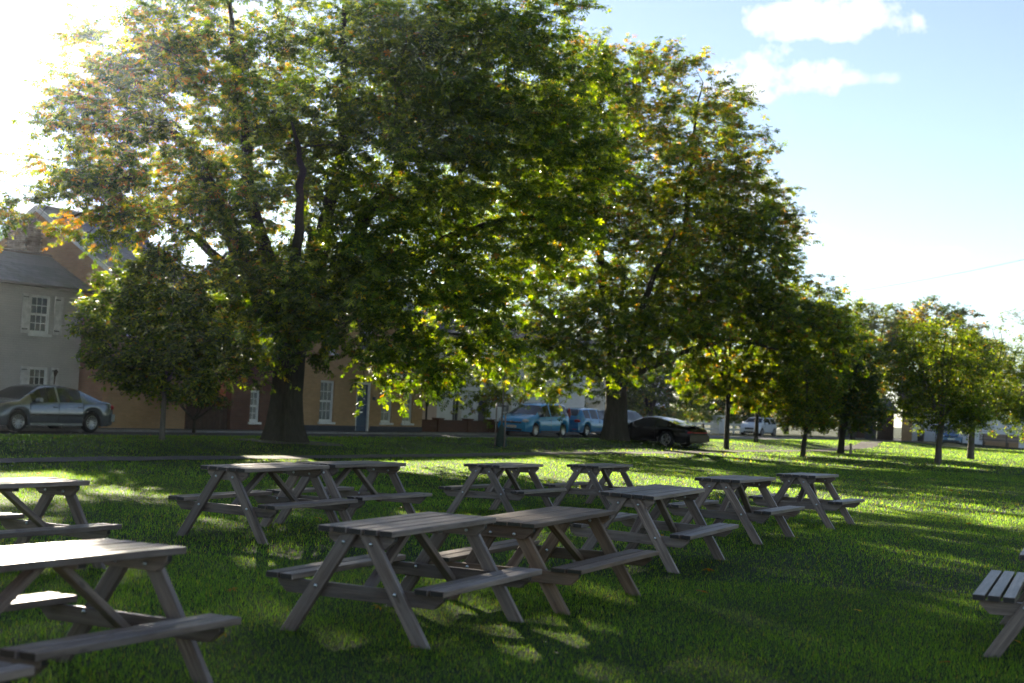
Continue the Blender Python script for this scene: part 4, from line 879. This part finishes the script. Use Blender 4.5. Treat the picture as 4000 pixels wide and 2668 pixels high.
def colmix(base, extra):
    """base: palette names with weights; extra(pos)-> probability array of autumn colour"""
    names = list(base); wts = np.array([base[k] for k in names], float); wts /= wts.sum(); pal = np.array([PAL[k] for k in names])
    aut = np.array([PAL['yellow'], PAL['orange'], PAL['brown'], PAL['ygreen']])
    def fn(pos, hue, rg):
        N = len(pos); c = pal[rg.choice(len(names), N, p=wts)]; pa = extra(pos)*(1+.9*hue).clip(.1, 3)
        m = rg.uniform(0, 1, N) < pa; c[m] = aut[rg.choice(4, m.sum(), p=[.27, .26, .27, .20])]
        return np.clip(c*rg.lognormal(0, .22, (N, 1))*(1+.15*hue[:, None]).clip(.6, 1.5), .004, .6)
    return fn
Z1 = float(gh(-6.6, 42.0)); Z2 = float(gh(4.69, 62.6))
limbs1 = [([(0, 0, -.2), (0, 0, .5), (.02, 0, 1.4), (.08, 0, 2.6), (.15, 0, 3.6)], [.80, .53, .44, .43, .48]),
 ([(.1, 0, 3.2), (-.7, .2, 5.0), (-1.5, .3, 8.0), (-2.0, .2, 11), (-2.6, .2, 14.2)], [.30, .24, .17, .10, .03]),
 ([(0, 0, 3.1), (-1.2, -.4, 5.0), (-3.0, -.6, 8.2), (-4.6, -.6, 9.4), (-6.8, -.4, 9.9)], [.26, .20, .14, .09, .03]),
 ([(0, 0, 2.8), (-1.6, .6, 4.6), (-3.4, 1.0, 6.2), (-5.6, 1.2, 6.8), (-7.2, 1.0, 6.4)], [.20, .16, .12, .07, .03]),
 ([(.2, 0, 3.4), (.7, .3, 5.5), (1.2, .4, 8.5), (1.1, .5, 12), (1.3, .3, 15)], [.30, .25, .18, .11, .03]),
 ([(.3, 0, 3.3), (1.5, -.3, 5.6), (3.0, -.5, 8.2), (4.6, -.5, 11), (6.0, -.6, 13)], [.28, .22, .15, .09, .03]),
 ([(.3, 0, 3.0), (2.2, .3, 4.8), (4.4, .5, 6.2), (6.6, .6, 7.0), (8.4, .4, 6.6)], [.22, .18, .13, .08, .03]),
 ([(.2, -.1, 3.1), (.4, -2.2, 5.2), (.8, -4.4, 7.2), (.8, -6.4, 8.2)], [.22, .16, .10, .03]),
 ([(.1, .1, 3.1), (.2, 2.4, 5.2), (-.4, 4.6, 7.6), (-.6, 6.4, 9.0)], [.22, .16, .10, .03]),
 ([(.1, .1, 3.2), (-2.0, 2.4, 5.4), (-3.6, 3.8, 8.0), (-4.2, 4.6, 10)], [.18, .14, .09, .03])]
ell1 = [((3.4, -4.4, 3.7), (3.4, 1.4, 1.9), .75), ((-.6, -4.0, 3.3), (1.9, 1.2, 1.6), .3), ((5.6, 0, 10.9), (3.7, 4.0, 3.3), 1.3), ((-.2, 0, 9.3), (6.2, 6.4, 5.8), 5.2), ((4.4, -.4, 8.8), (4.9, 5.4, 4.7), 3.0), ((-4.6, 0, 8.8), (3.7, 4.4, 3.3), .55), ((1.2, -1.6, 3.6), (2.7, 2.4, 2.2), .75),
        ((-4.9, -5.0, 6.0), (2.6, 1.4, 1.1), .34), ((-1.2, -.6, 4.2), (1.7, 1.9, 2.4), .5)]
c1 = colmix({'green': 5, 'dgreen': 3, 'ygreen': 3}, lambda p: np.clip(.05 - .045*p[:, 0], .03, .40))
make_tree('chestnut_tree', 'great spreading horse chestnut with a flared dark trunk left of centre', (-6.6, 42.0, Z1), limbs1, ell1, 1060, 10, 12.0, .150, 'palmtri', c1, 'bark', 11, .44, 1.15, 1.25, 'horse chestnuts along the verge', ntag=140, flare=True, holes=[((-6.2, -3, 2.2), (4.6, 9, 3.4)), ((-8.2, 0, 10.5), (1.7, 7, 1.9))], skip=lambda p: (p[0] > -.5 and p[1] > -3.2 and p[2] < 4.2+.34*p[1]) or (p[0] < -1.6 and p[1] > -3.4 and p[2] < 6.0+.30*p[1]))
limbs2 = [([(0, 0, -.2), (0, 0, .6), (.0, 0, 1.8), (-.05, 0, 2.6), (.0, 0, 3.4)], [.72, .52, .45, .47, .52]),
 ([(0, 0, 3.0), (-.6, 0, 5.5), (-.9, .2, 9), (-.2, .2, 13), (.3, 0, 16.8)], [.27, .22, .17, .10, .03]),
 ([(0, 0, 3.0), (1.2, -.2, 5.5), (2.6, -.3, 9), (2.8, -.3, 12.5), (3.2, -.2, 16)], [.27, .22, .16, .09, .03]),
 ([(.2, 0, 3.0), (2.2, .3, 5.0), (4.6, .5, 7.6), (6.6, .5, 9.2)], [.24, .18, .11, .03]),
 ([(-.2, 0, 2.7), (-2.4, 0, 4.6), (-4.8, 0, 6.8), (-7, 0, 7.6)], [.24, .18, .11, .03]),
 ([(.1, -.1, 3.0), (.6, -2.4, 5.2), (1.2, -4.6, 7.4), (1.6, -6.2, 8.6)], [.2, .15, .10, .03]),
 ([(.1, .1, 3.0), (.2, 2.4, 5.4), (.4, 4.8, 8), (.4, 6.2, 9.6)], [.2, .15, .10, .03]),
 ([(.2, 0, 2.6), (2.4, -1.2, 3.8), (4.8, -1.8, 4.6), (7.4, -1.8, 4.0)], [.17, .12, .08, .03]),
 ([(-.2, 0, 2.6), (-2.4, -1.2, 3.6), (-4.8, -1.6, 4.2), (-7.6, -1.6, 3.4)], [.17, .12, .08, .03])]
ell2 = [((-.6, -5.0, 4.4), (3.2, 1.0, 1.6), .5), ((-4.8, -4.9, 2.9), (4.2, 1.1, 1.4), .8), ((6.8, -1.0, 5.1), (2.9, 3.2, 2.4), 1.0), ((-1.6, 0, 13.3), (3.6, 3.6, 4.2), 1.2), ((1.0, 0, 10.0), (5.6, 5.8, 7.4), 4.5), ((3.6, 0, 8.0), (4.1, 5.0, 4.6), 2.4), ((-3.6, 0, 7.2), (5.0, 5.0, 5.2), 2.0), ((2.6, -1.0, 3.8), (5.2, 3.4, 1.6), .6), ((-4.6, -1, 3.1), (4.4, 3.2, 1.7), 1.0)]
c2 = colmix({'green': 4, 'dgreen': 2, 'ygreen': 4.5}, lambda p: np.clip(.09 + .014*(p[:, 2]-6), .04, .24))
make_tree('chestnut_tree', 'tall horse chestnut with yellowing crown behind the black coupe', (4.69, 62.64, Z2), limbs2, ell2, 920, 10, 10.6, .180, 'palmtri', c2, 'bark', 23, .50, 1.25, 1.25, 'horse chestnuts along the verge', ntag=80, flare=True, skip=lambda p: p[1] > -4.0 and p[0] < 6.2 and p[2] < 5.2+.31*p[1])
def small_limbs(h, r, k=4, sp=1.4, fork=.35, seed=0, lean=0.):
    q = random.Random(seed); L_ = [([(0, 0, -.1), (lean*.3, 0, h*.12), (lean*.7, 0, h*.24), (lean, 0, h*fork)], [r*1.25, r, r*.92, r*.95])]
    for i in range(k):
        a = 2*math.pi*i/k + q.uniform(-.4, .4); L_.append(([(lean, 0, h*fork*.92), (lean+math.cos(a)*sp*.45, math.sin(a)*sp*.45, h*.55), (lean+math.cos(a)*sp*.8, math.sin(a)*sp*.8, h*.72), (lean+math.cos(a)*sp, math.sin(a)*sp, h*.9)], [r*.6, r*.45, r*.28, r*.08]))
    L_.append(([(lean, 0, h*fork*.92), (lean, .1, h*.65), (lean+.05, 0, h*.98)], [r*.65, r*.4, r*.08])); return L_
def G_(x, y): return float(gh(x, y))
cg = colmix({'green': 5, 'dgreen': 2, 'ygreen': 4}, lambda p: np.full(len(p), .02))
make_tree('green_maple_tree', 'small dense dark green tree on the verge beside the silver saloon', (-9.22, 38.08, G_(-9.22, 38.08)), small_limbs(5.0, .07, 5, 1.2, .28, 1), [((-.55, 0, 3.0), (1.75, 1.6, 1.75), 3), ((.4, 0, 2.3), (1.5, 1.4, 1.1), 1.2), ((-.3, 0, 4.2), (.9, .9, .9), .6)], 420, 9, 12, .135, 'simpletri', cg, 'bark_light', 31, .17, .42, .7)
cy_ = colmix({'green': 3, 'ygreen': 4, 'dgreen': 2}, lambda p: np.full(len(p), .12))
make_tree('verge_tree', 'slim straight trunked tree just right of the black coupe', (9.81, 63.83, G_(9.81, 63.83)), small_limbs(7.5, .11, 5, 2.0, .40, 2), [((.6, 0, 5.0), (2.9, 2.6, 2.9), 1), ((.3, 0, 3.2), (2.5, 2.2, 1.2), .4)], 170, 8, 8, .19, 'palmtri', cy_, 'bark', 41, .36, .6, .9)
make_tree('verge_tree', 'slim tree in front of the far white small car', (13.01, 74.58, G_(13.01, 74.58)), small_limbs(8.5, .10, 5, 2.2, .36, 3), [((.5, 0, 5.6), (3.1, 2.8, 3.3), 1), ((.5, 0, 3.2), (2.8, 2.2, 1.3), .4)], 170, 8, 8, .20, 'palmtri', cy_, 'bark', 42, .36, .6, .9)
make_tree('yellowing_tree', 'small leaning tree with yellow green leaves at the edge of the sunlit lawn', (11.94, 57.58, 0), small_limbs(3.9, .10, 4, 1.0, .26, 4, .12), [((0.1, 0, 2.6), (1.15, 1.1, 1.4), 1), ((.2, 0, 1.6), (1.0, .9, .5), .3)], 210, 8, 11, .12, 'simpletri', cy_, 'bark', 43, .22, .35, .7)
cd = colmix({'green': 2, 'dgreen': 7, 'ygreen': .4}, lambda p: np.full(len(p), .06))
make_tree('dark_narrow_tree', 'dark dense narrow tree in shade left of the pair of lawn trees', (15.45, 66.05, 0), small_limbs(6.0, .14, 5, 1.0, .22, 5, .15), [((.0, 0, 3.6), (1.45, 1.4, 2.5), 2), ((.6, 0, 2.2), (1.2, 1.1, 1.4), .8), ((-.5, 0, 4.6), (1.0, 1, 1.3), .6)], 420, 9, 12, .125, 'simpletri', cd, 'bark', 44, .18, .38, .7)
cl_ = colmix({'green': 5, 'ygreen': 4.5, 'dgreen': 1.5}, lambda p: np.full(len(p), .05))
make_tree('lawn_tree', 'round crowned young tree on the sunlit lawn, nearer of the pair', (17.06, 56.43, 0), small_limbs(5.6, .125, 5, 1.6, .30, 6, .1), [((-.2, 0, 3.9), (2.0, 1.9, 1.95), 3), ((-.2, 0, 2.5), (1.9, 1.7, .95), .8), ((.5, 0, 1.75), (1.4, 1.1, .55), .3)], 410, 9, 11, .11, 'simpletri', cl_, 'bark_light', 45, .19, .42, .8, 'pair of lawn trees')
make_tree('lawn_tree', 'round crowned young tree on the sunlit lawn, farther of the pair', (21.62, 66.49, 0), small_limbs(5.8, .15, 5, 1.9, .28, 7, .05), [((.5, 0, 3.9), (2.3, 2.1, 2.0), 3), ((.8, 0, 2.3), (2.3, 1.9, 1.0), .9), ((2.6, 0, 2.4), (1.0, 1, 1.2), .3)], 420, 9, 11, .115, 'simpletri', cl_, 'bark_light', 46, .19, .44, .8, 'pair of lawn trees')
# trees far behind on the right
cs0 = colmix({'green': 3, 'ygreen': 2, 'dgreen': 3}, lambda p: np.full(len(p), .12)); cf = colmix({'grey': 5, 'green': 3, 'dgreen': 1}, lambda p: np.full(len(p), .04)); co_ = colmix({'green': 2, 'dgreen': 3}, lambda p: np.full(len(p), .38))
make_tree('feathery_tree', 'tall feathery pale grey green tree far behind the lawn trees', (31.5, 126, 0), small_limbs(12, .25, 6, 2.6, .25, 8), [((.4, 0, 8.0), (2.6, 2.4, 4.0), 2), ((-1.2, 0, 5.0), (2.2, 2, 3.2), 1)], 170, 8, 7, .40, 'spraytri', cf, 'bark', 51, .5, .9, 1.2)
make_tree('russet_tree', 'broad rounded russet topped tree far behind the lawn trees', (37.8, 127, 0), small_limbs(12, .3, 6, 3.4, .25, 9), [((0, 0, 8.4), (4.4, 3.6, 4.2), 3), ((3.4, 0, 6.4), (3.0, 2.6, 3.0), 1)], 240, 8, 8, .42, 'spraytri', co_, 'bark', 52, .5, .9, 1.2)
make_tree('sparse_tree', 'sparse half bare tree far off at the right edge', (47.6, 131, 0), small_limbs(12, .25, 6, 3.2, .25, 10), [((0, 0, 8.0), (3.4, 3, 4.4), 2), ((-1.5, 0, 5.2), (3, 2.6, 3), 1)], 150, 7, 5, .28, 'spraytri', cf, 'bark', 53, .6, 1.0, 1.3)
make_tree('hedgerow_tree', 'dark bushy tree filling the gap before the dark outbuilding', (26.6, 110, 0), small_limbs(8, .2, 6, 2.6, .2, 11), [((0, 0, 5.2), (2.7, 2.5, 3.2), 2), ((-2.4, 0, 4.2), (2.4, 2.2, 2.8), 1.2)], 150, 7, 7, .40, 'spraytri', cy_, 'bark', 54, .45, .8, 1.1)
make_tree('hedgerow_tree', 'dark green tree behind the white cottages, seen under the second chestnut', (9.5, 96, 0), small_limbs(8, .2, 6, 2.6, .2, 12), [((0, 0, 4.6), (4.0, 3.0, 3.6), 2)], 140, 7, 7, .40, 'spraytri', cd, 'bark', 55, .45, .8, 1.1)
for i, (x, y, hh, lab) in enumerate(((15.5, 119, 7.5, 'dark tree behind the white fence, above the gate pillar'), (20.5, 121, 8, 'dark tree behind the far small white car'), (5.5, 104, 7, 'dark tree between the white cottages and the far white house'), (25.0, 128, 9, 'broad dark tree left of the feathery tree'))):
    make_tree('hedgerow_tree', lab, (x, y, 0), small_limbs(hh, .2, 6, 2.4, .15, 20+i), [((0, 0, hh*.52), (3.6, 2.4, hh*.48), 2), ((1.5, 0, 2.0), (2.6, 1.6, 1.8), 1)], 130, 7, 7, .42, 'spraytri', cd if i != 2 else cs0, 'bark', 90+i, .5, .8, 1.0, 'dark trees behind the far gardens')
# garden shrubs along the white fence
cs = colmix({'green': 3, 'ygreen': 3, 'dgreen': 2}, lambda p: np.full(len(p), .12))
for i, (s, n, rx, hz, lab) in enumerate(((94.0, 43.9, 1.5, 1.7, 'loose yellow green garden shrub behind the left end of the white fence'), (97.5, 44.0, 1.7, 1.9, 'rounded garden shrub behind the white fence above the coupe roof'), (101.2, 44.2, 2.0, 2.2, 'dense clipped garden hedge shrub left of the gate pillar'), (106.3, 44.1, 1.5, 1.6, 'flowering garden shrub right of the gate pillar'), (110.5, 44.0, 1.8, 2.0, 'dark garden shrub at the right end of the white fence'), (89.0, 43.5, 1.8, 2.4, 'tall garden shrub behind the second chestnut trunk'))):
    q = W(s, n); make_tree('garden_shrub', lab, (q.x, q.y, .05), [([(0, 0, -.05), (0, 0, .3), (0, 0, .6)], [.06, .05, .04])] + [([(0, 0, .4), (math.cos(a)*rx*.4, math.sin(a)*.4, hz*.5), (math.cos(a)*rx*.7, math.sin(a)*.7, hz*.75)], [.035, .025, .01]) for a in (0, 1.3, 2.6, 3.9, 5.1)], [((0, 0, hz*.55), (rx, 1.0, hz*.5), 1)], 50, 6, 6, .19, 'spraytri', cd if i in (2, 4) else cs, 'bark', 60+i, .25, .35, .6, 'shrubs along the white fence', 'shrub')
q = W(39.6, 36.0); make_tree('garden_shrub', 'dark shrub in shade beside the timber gates', (-11.0, 50.0, .1), [([(0, 0, -.05), (0, 0, .3), (0, 0, .6)], [.06, .05, .04])] + [([(0, 0, .4), (math.cos(a)*.5, math.sin(a)*.4, .8), (math.cos(a)*.8, math.sin(a)*.6, 1.2)], [.035, .025, .01]) for a in (0, 1.3, 2.6, 3.9, 5.1)], [((0, 0, .75), (1.1, .7, .75), 1)], 60, 7, 8, .12, 'simpletri', cd, 'bark', 71, .2, .3, .6, None, 'shrub')
# staked sapling with a green watering bag
sx_, sy_ = -.22, 49.17; sz_ = G_(sx_, sy_)
sp_ = make_tree('staked_sapling', 'thin newly planted sapling tied to stakes with a green bag at its foot', (sx_, sy_, sz_), [([(0, 0, -.1), (0, 0, 1.2), (.01, 0, 2.4), (.02, 0, 3.4)], [.032, .028, .022, .01]), ([(0, 0, 2.4), (.25, .1, 3.0), (.35, .1, 3.5)], [.014, .01, .005]), ([(0, 0, 2.2), (-.2, -.1, 2.8), (-.3, -.1, 3.2)], [.014, .01, .005])], [((0, 0, 3.0), (.5, .5, .7), 1)], 10, 3, 4, .12, 'simpletri', cy_, 'bark_light', 81, .15, .3, .5)
M['bag'] = plain('green_bag', c4(.012, .035, .025), .7, 0, .4, .3, 5)
bg_ = []
for k, (z, a, b) in enumerate(((0, .20, .13), (.10, .21, .14), (.35, .16, .11), (.65, .10, .08), (.78, .04, .035))):
    bg_.append((z, a, b))
mb = MB(); kk = 20
for z, a, b in bg_:
    for j in range(kk): q_ = 2*math.pi*j/kk; mb.v.append((a*math.cos(q_)*(1+.10*math.sin(7*q_+z*3)), b*math.sin(q_), z))
mb.f = [(i*kk+j, i*kk+(j+1) % kk, (i+1)*kk+(j+1) % kk, (i+1)*kk+j) for i in range(len(bg_)-1) for j in range(kk)] + [tuple(range((len(bg_)-1)*kk, len(bg_)*kk))]; mb.m = [0]*len(mb.f)
mb.build('watering_bag', M['bag'], sp_, smooth=True)
for x_, hh in ((-.20, 1.50), (.12, 1.15)): MB().tube([(x_, -.16, -.1), (x_, -.16, hh)], .028, 8).build('stake', M['wood'], sp_, smooth=True)
MB().tube([(-.2, -.16, 1.42), (.02, -.03, 1.44), (.12, .0, 1.42), (.02, .03, 1.40), (-.2, -.13, 1.40)], .022, 6).build('tree_tie', M['black_trim'], sp_, smooth=True)

# ------------------------------------------------------------------ grass and fallen leaves
rg = np.random.default_rng(5)
def grass(name, label, y0, y1, dens, hgt, wid, seg, halfw, seed, nmin=None, nmax=None):
    rg = np.random.default_rng(seed); A_ = 2*halfw*y1*(y1-y0); n = int(A_*dens); y = rg.uniform(y0, y1, n); x = rg.uniform(-halfw*y1-1, halfw*y1+1, n)
    k = np.abs(x) < halfw*y+1.0; x, y = x[k], y[k]; nn = x*SN.x+y*SN.y; ss = x*SD.x+y*SD.y
    off = np.array([PATHOFF(s) for s in ss]); k = ((nn < 22.4+off) | (nn > 23.55+off) | (rg.uniform(0, 1, len(nn)) < .04)) & (nn < 31.75)
    x, y = x[k], y[k]; n = len(x)
    # patchy length
    pt = .5+.5*np.sin(x*1.3+2*np.sin(y*.7))*np.sin(y*1.1+1.5*np.sin(x*.9)); hh = hgt*rg.uniform(.45, 1.15, n)*(.75+.5*pt)
    a = rg.uniform(0, 2*np.pi, n); ln = rg.uniform(.15, .85, n); dx, dy = np.cos(a), np.sin(a); z = gh(x, y) - .004
    w = wid*rg.uniform(.6, 1.3, n); base = np.stack([x, y, z], 1); sd = np.stack([-dy, dx, np.zeros(n)], 1)*w[:, None]/2; d3 = np.stack([dx, dy, np.zeros(n)], 1)
    tip = base + d3*(hh*ln)[:, None] + np.array([0, 0, 1])*(hh*np.sqrt(np.maximum(.05, 1-ln**2*.8)))[:, None]
    c = np.array([(.036, .070, .036), (.052, .098, .046), (.082, .128, .048), (.13, .125, .07)])[rg.choice(4, n, p=[.36, .40, .2, .04])]*.42*rg.lognormal(0, .13, (n, 1))*(.8+.4*pt)[:, None]
    if seg == 2:
        mid = base + d3*(hh*ln*.35)[:, None] + np.array([0, 0, 1])*(hh*.58)[:, None]
        v = np.stack([base-sd, base+sd, mid+sd*.8, mid-sd*.8, tip], 1); K = 5
        loops = (np.array([0, 1, 2, 3, 3, 2, 4])[None] + (np.arange(n)*K)[:, None]); st = (np.array([0, 4])[None] + (np.arange(n)*7)[:, None]).ravel()
    else:
        v = np.stack([base-sd, base+sd, tip], 1); K = 3; loops = (np.arange(3)[None] + (np.arange(n)*3)[:, None]); st = np.arange(n)*3
    me = bpy.data.meshes.new(name); me.vertices.add(n*K); me.vertices.foreach_set('co', v.astype(np.float32).ravel()); me.loops.add(loops.size); me.loops.foreach_set('vertex_index', loops.ravel().astype(np.int32))
    me.polygons.add(len(st)); me.polygons.foreach_set('loop_start', st.astype(np.int32)); me.update(calc_edges=True)
    ca = me.color_attributes.new('col', 'FLOAT_COLOR', 'POINT'); cc = np.ones((n, K, 4), np.float32); cc[:, :, :3] = c[:, None, :]; ca.data.foreach_set('color', cc.ravel()); me.materials.append(M['grassblade'])
    o = obj(name, me); tag(o, label, 'grass', None, 'stuff'); return n
grass('near_grass', 'soft green grass around the nearest picnic tables', 5.5, 13.5, 3700, .043, .0054, 1, .37, 1)
grass('middle_grass', 'mown grass between the middle picnic tables', 13.5, 26, 900, .044, .0095, 1, .37, 2)
grass('far_grass', 'mown grass of the green beyond the tables and on the verge', 26, 48, 240, .055, .017, 1, .37, 3)
grass('distant_grass', 'distant sunlit grass of the green', 48, 100, 46, .07, .036, 1, .37, 4)
# fallen chestnut leaves
fl = []
for k, cc in enumerate(((.22, .11, .025), (.15, .065, .02), (.28, .18, .03), (.09, .05, .02))):
    fl.append(leaf_mesh('fallen_leaf', np.zeros((1, 3)), np.eye(3)[None], np.ones(1), np.array([cc]), 'palm'))
spots = [(-3.55, 13.6), (-2.1, 11.2), (-1.75, 9.2), (1.9, 17.2), (4.8, 24.0), (-.5, 13.0), (-4.0, 9.6)]
for i in range(48):
    y = 9+41*rg.uniform()**1.1; spots.append((rg.uniform(-.36, .36)*y, y))
for x, y in spots:
    nn = x*SN.x+y*SN.y
    if nn > 31: continue
    m4 = Matrix.Translation((x, y, float(gh(x, y))+.055)) @ Matrix.Rotation(rg.uniform(0, 6.28), 4, 'Z') @ Matrix.Rotation(rg.uniform(-.5, .5), 4, 'X') @ Matrix.Scale(rg.uniform(.055, .095), 4)
    tag(obj('fallen_leaf', fl[int(rg.integers(0, 4))], None, m4), 'fallen brown or yellow chestnut leaf lying on the grass', 'leaf', 'fallen leaves on the grass')

# ------------------------------------------------------------------ haze volume added to stand in for the lens glare veil
hz_t = NT('haze'); hv = hz_t.n('ShaderNodeVolumePrincipled'); hv.inputs['Color'].default_value = (.78, .88, 1, 1); hv.inputs['Density'].default_value = .00014; hv.inputs['Anisotropy'].default_value = .86
hz_t.l(hv.outputs[0], hz_t.o.inputs['Volume'])
hz = MB().box(-255, 305, -125, 405, -1.6, 24).build('haze', hz_t.m); hz['kind'] = 'stuff'; hz['label'] = 'thin even haze added in place of the lens glare veil'
cy.volume_bounces = 0; cy.volume_max_steps = 64
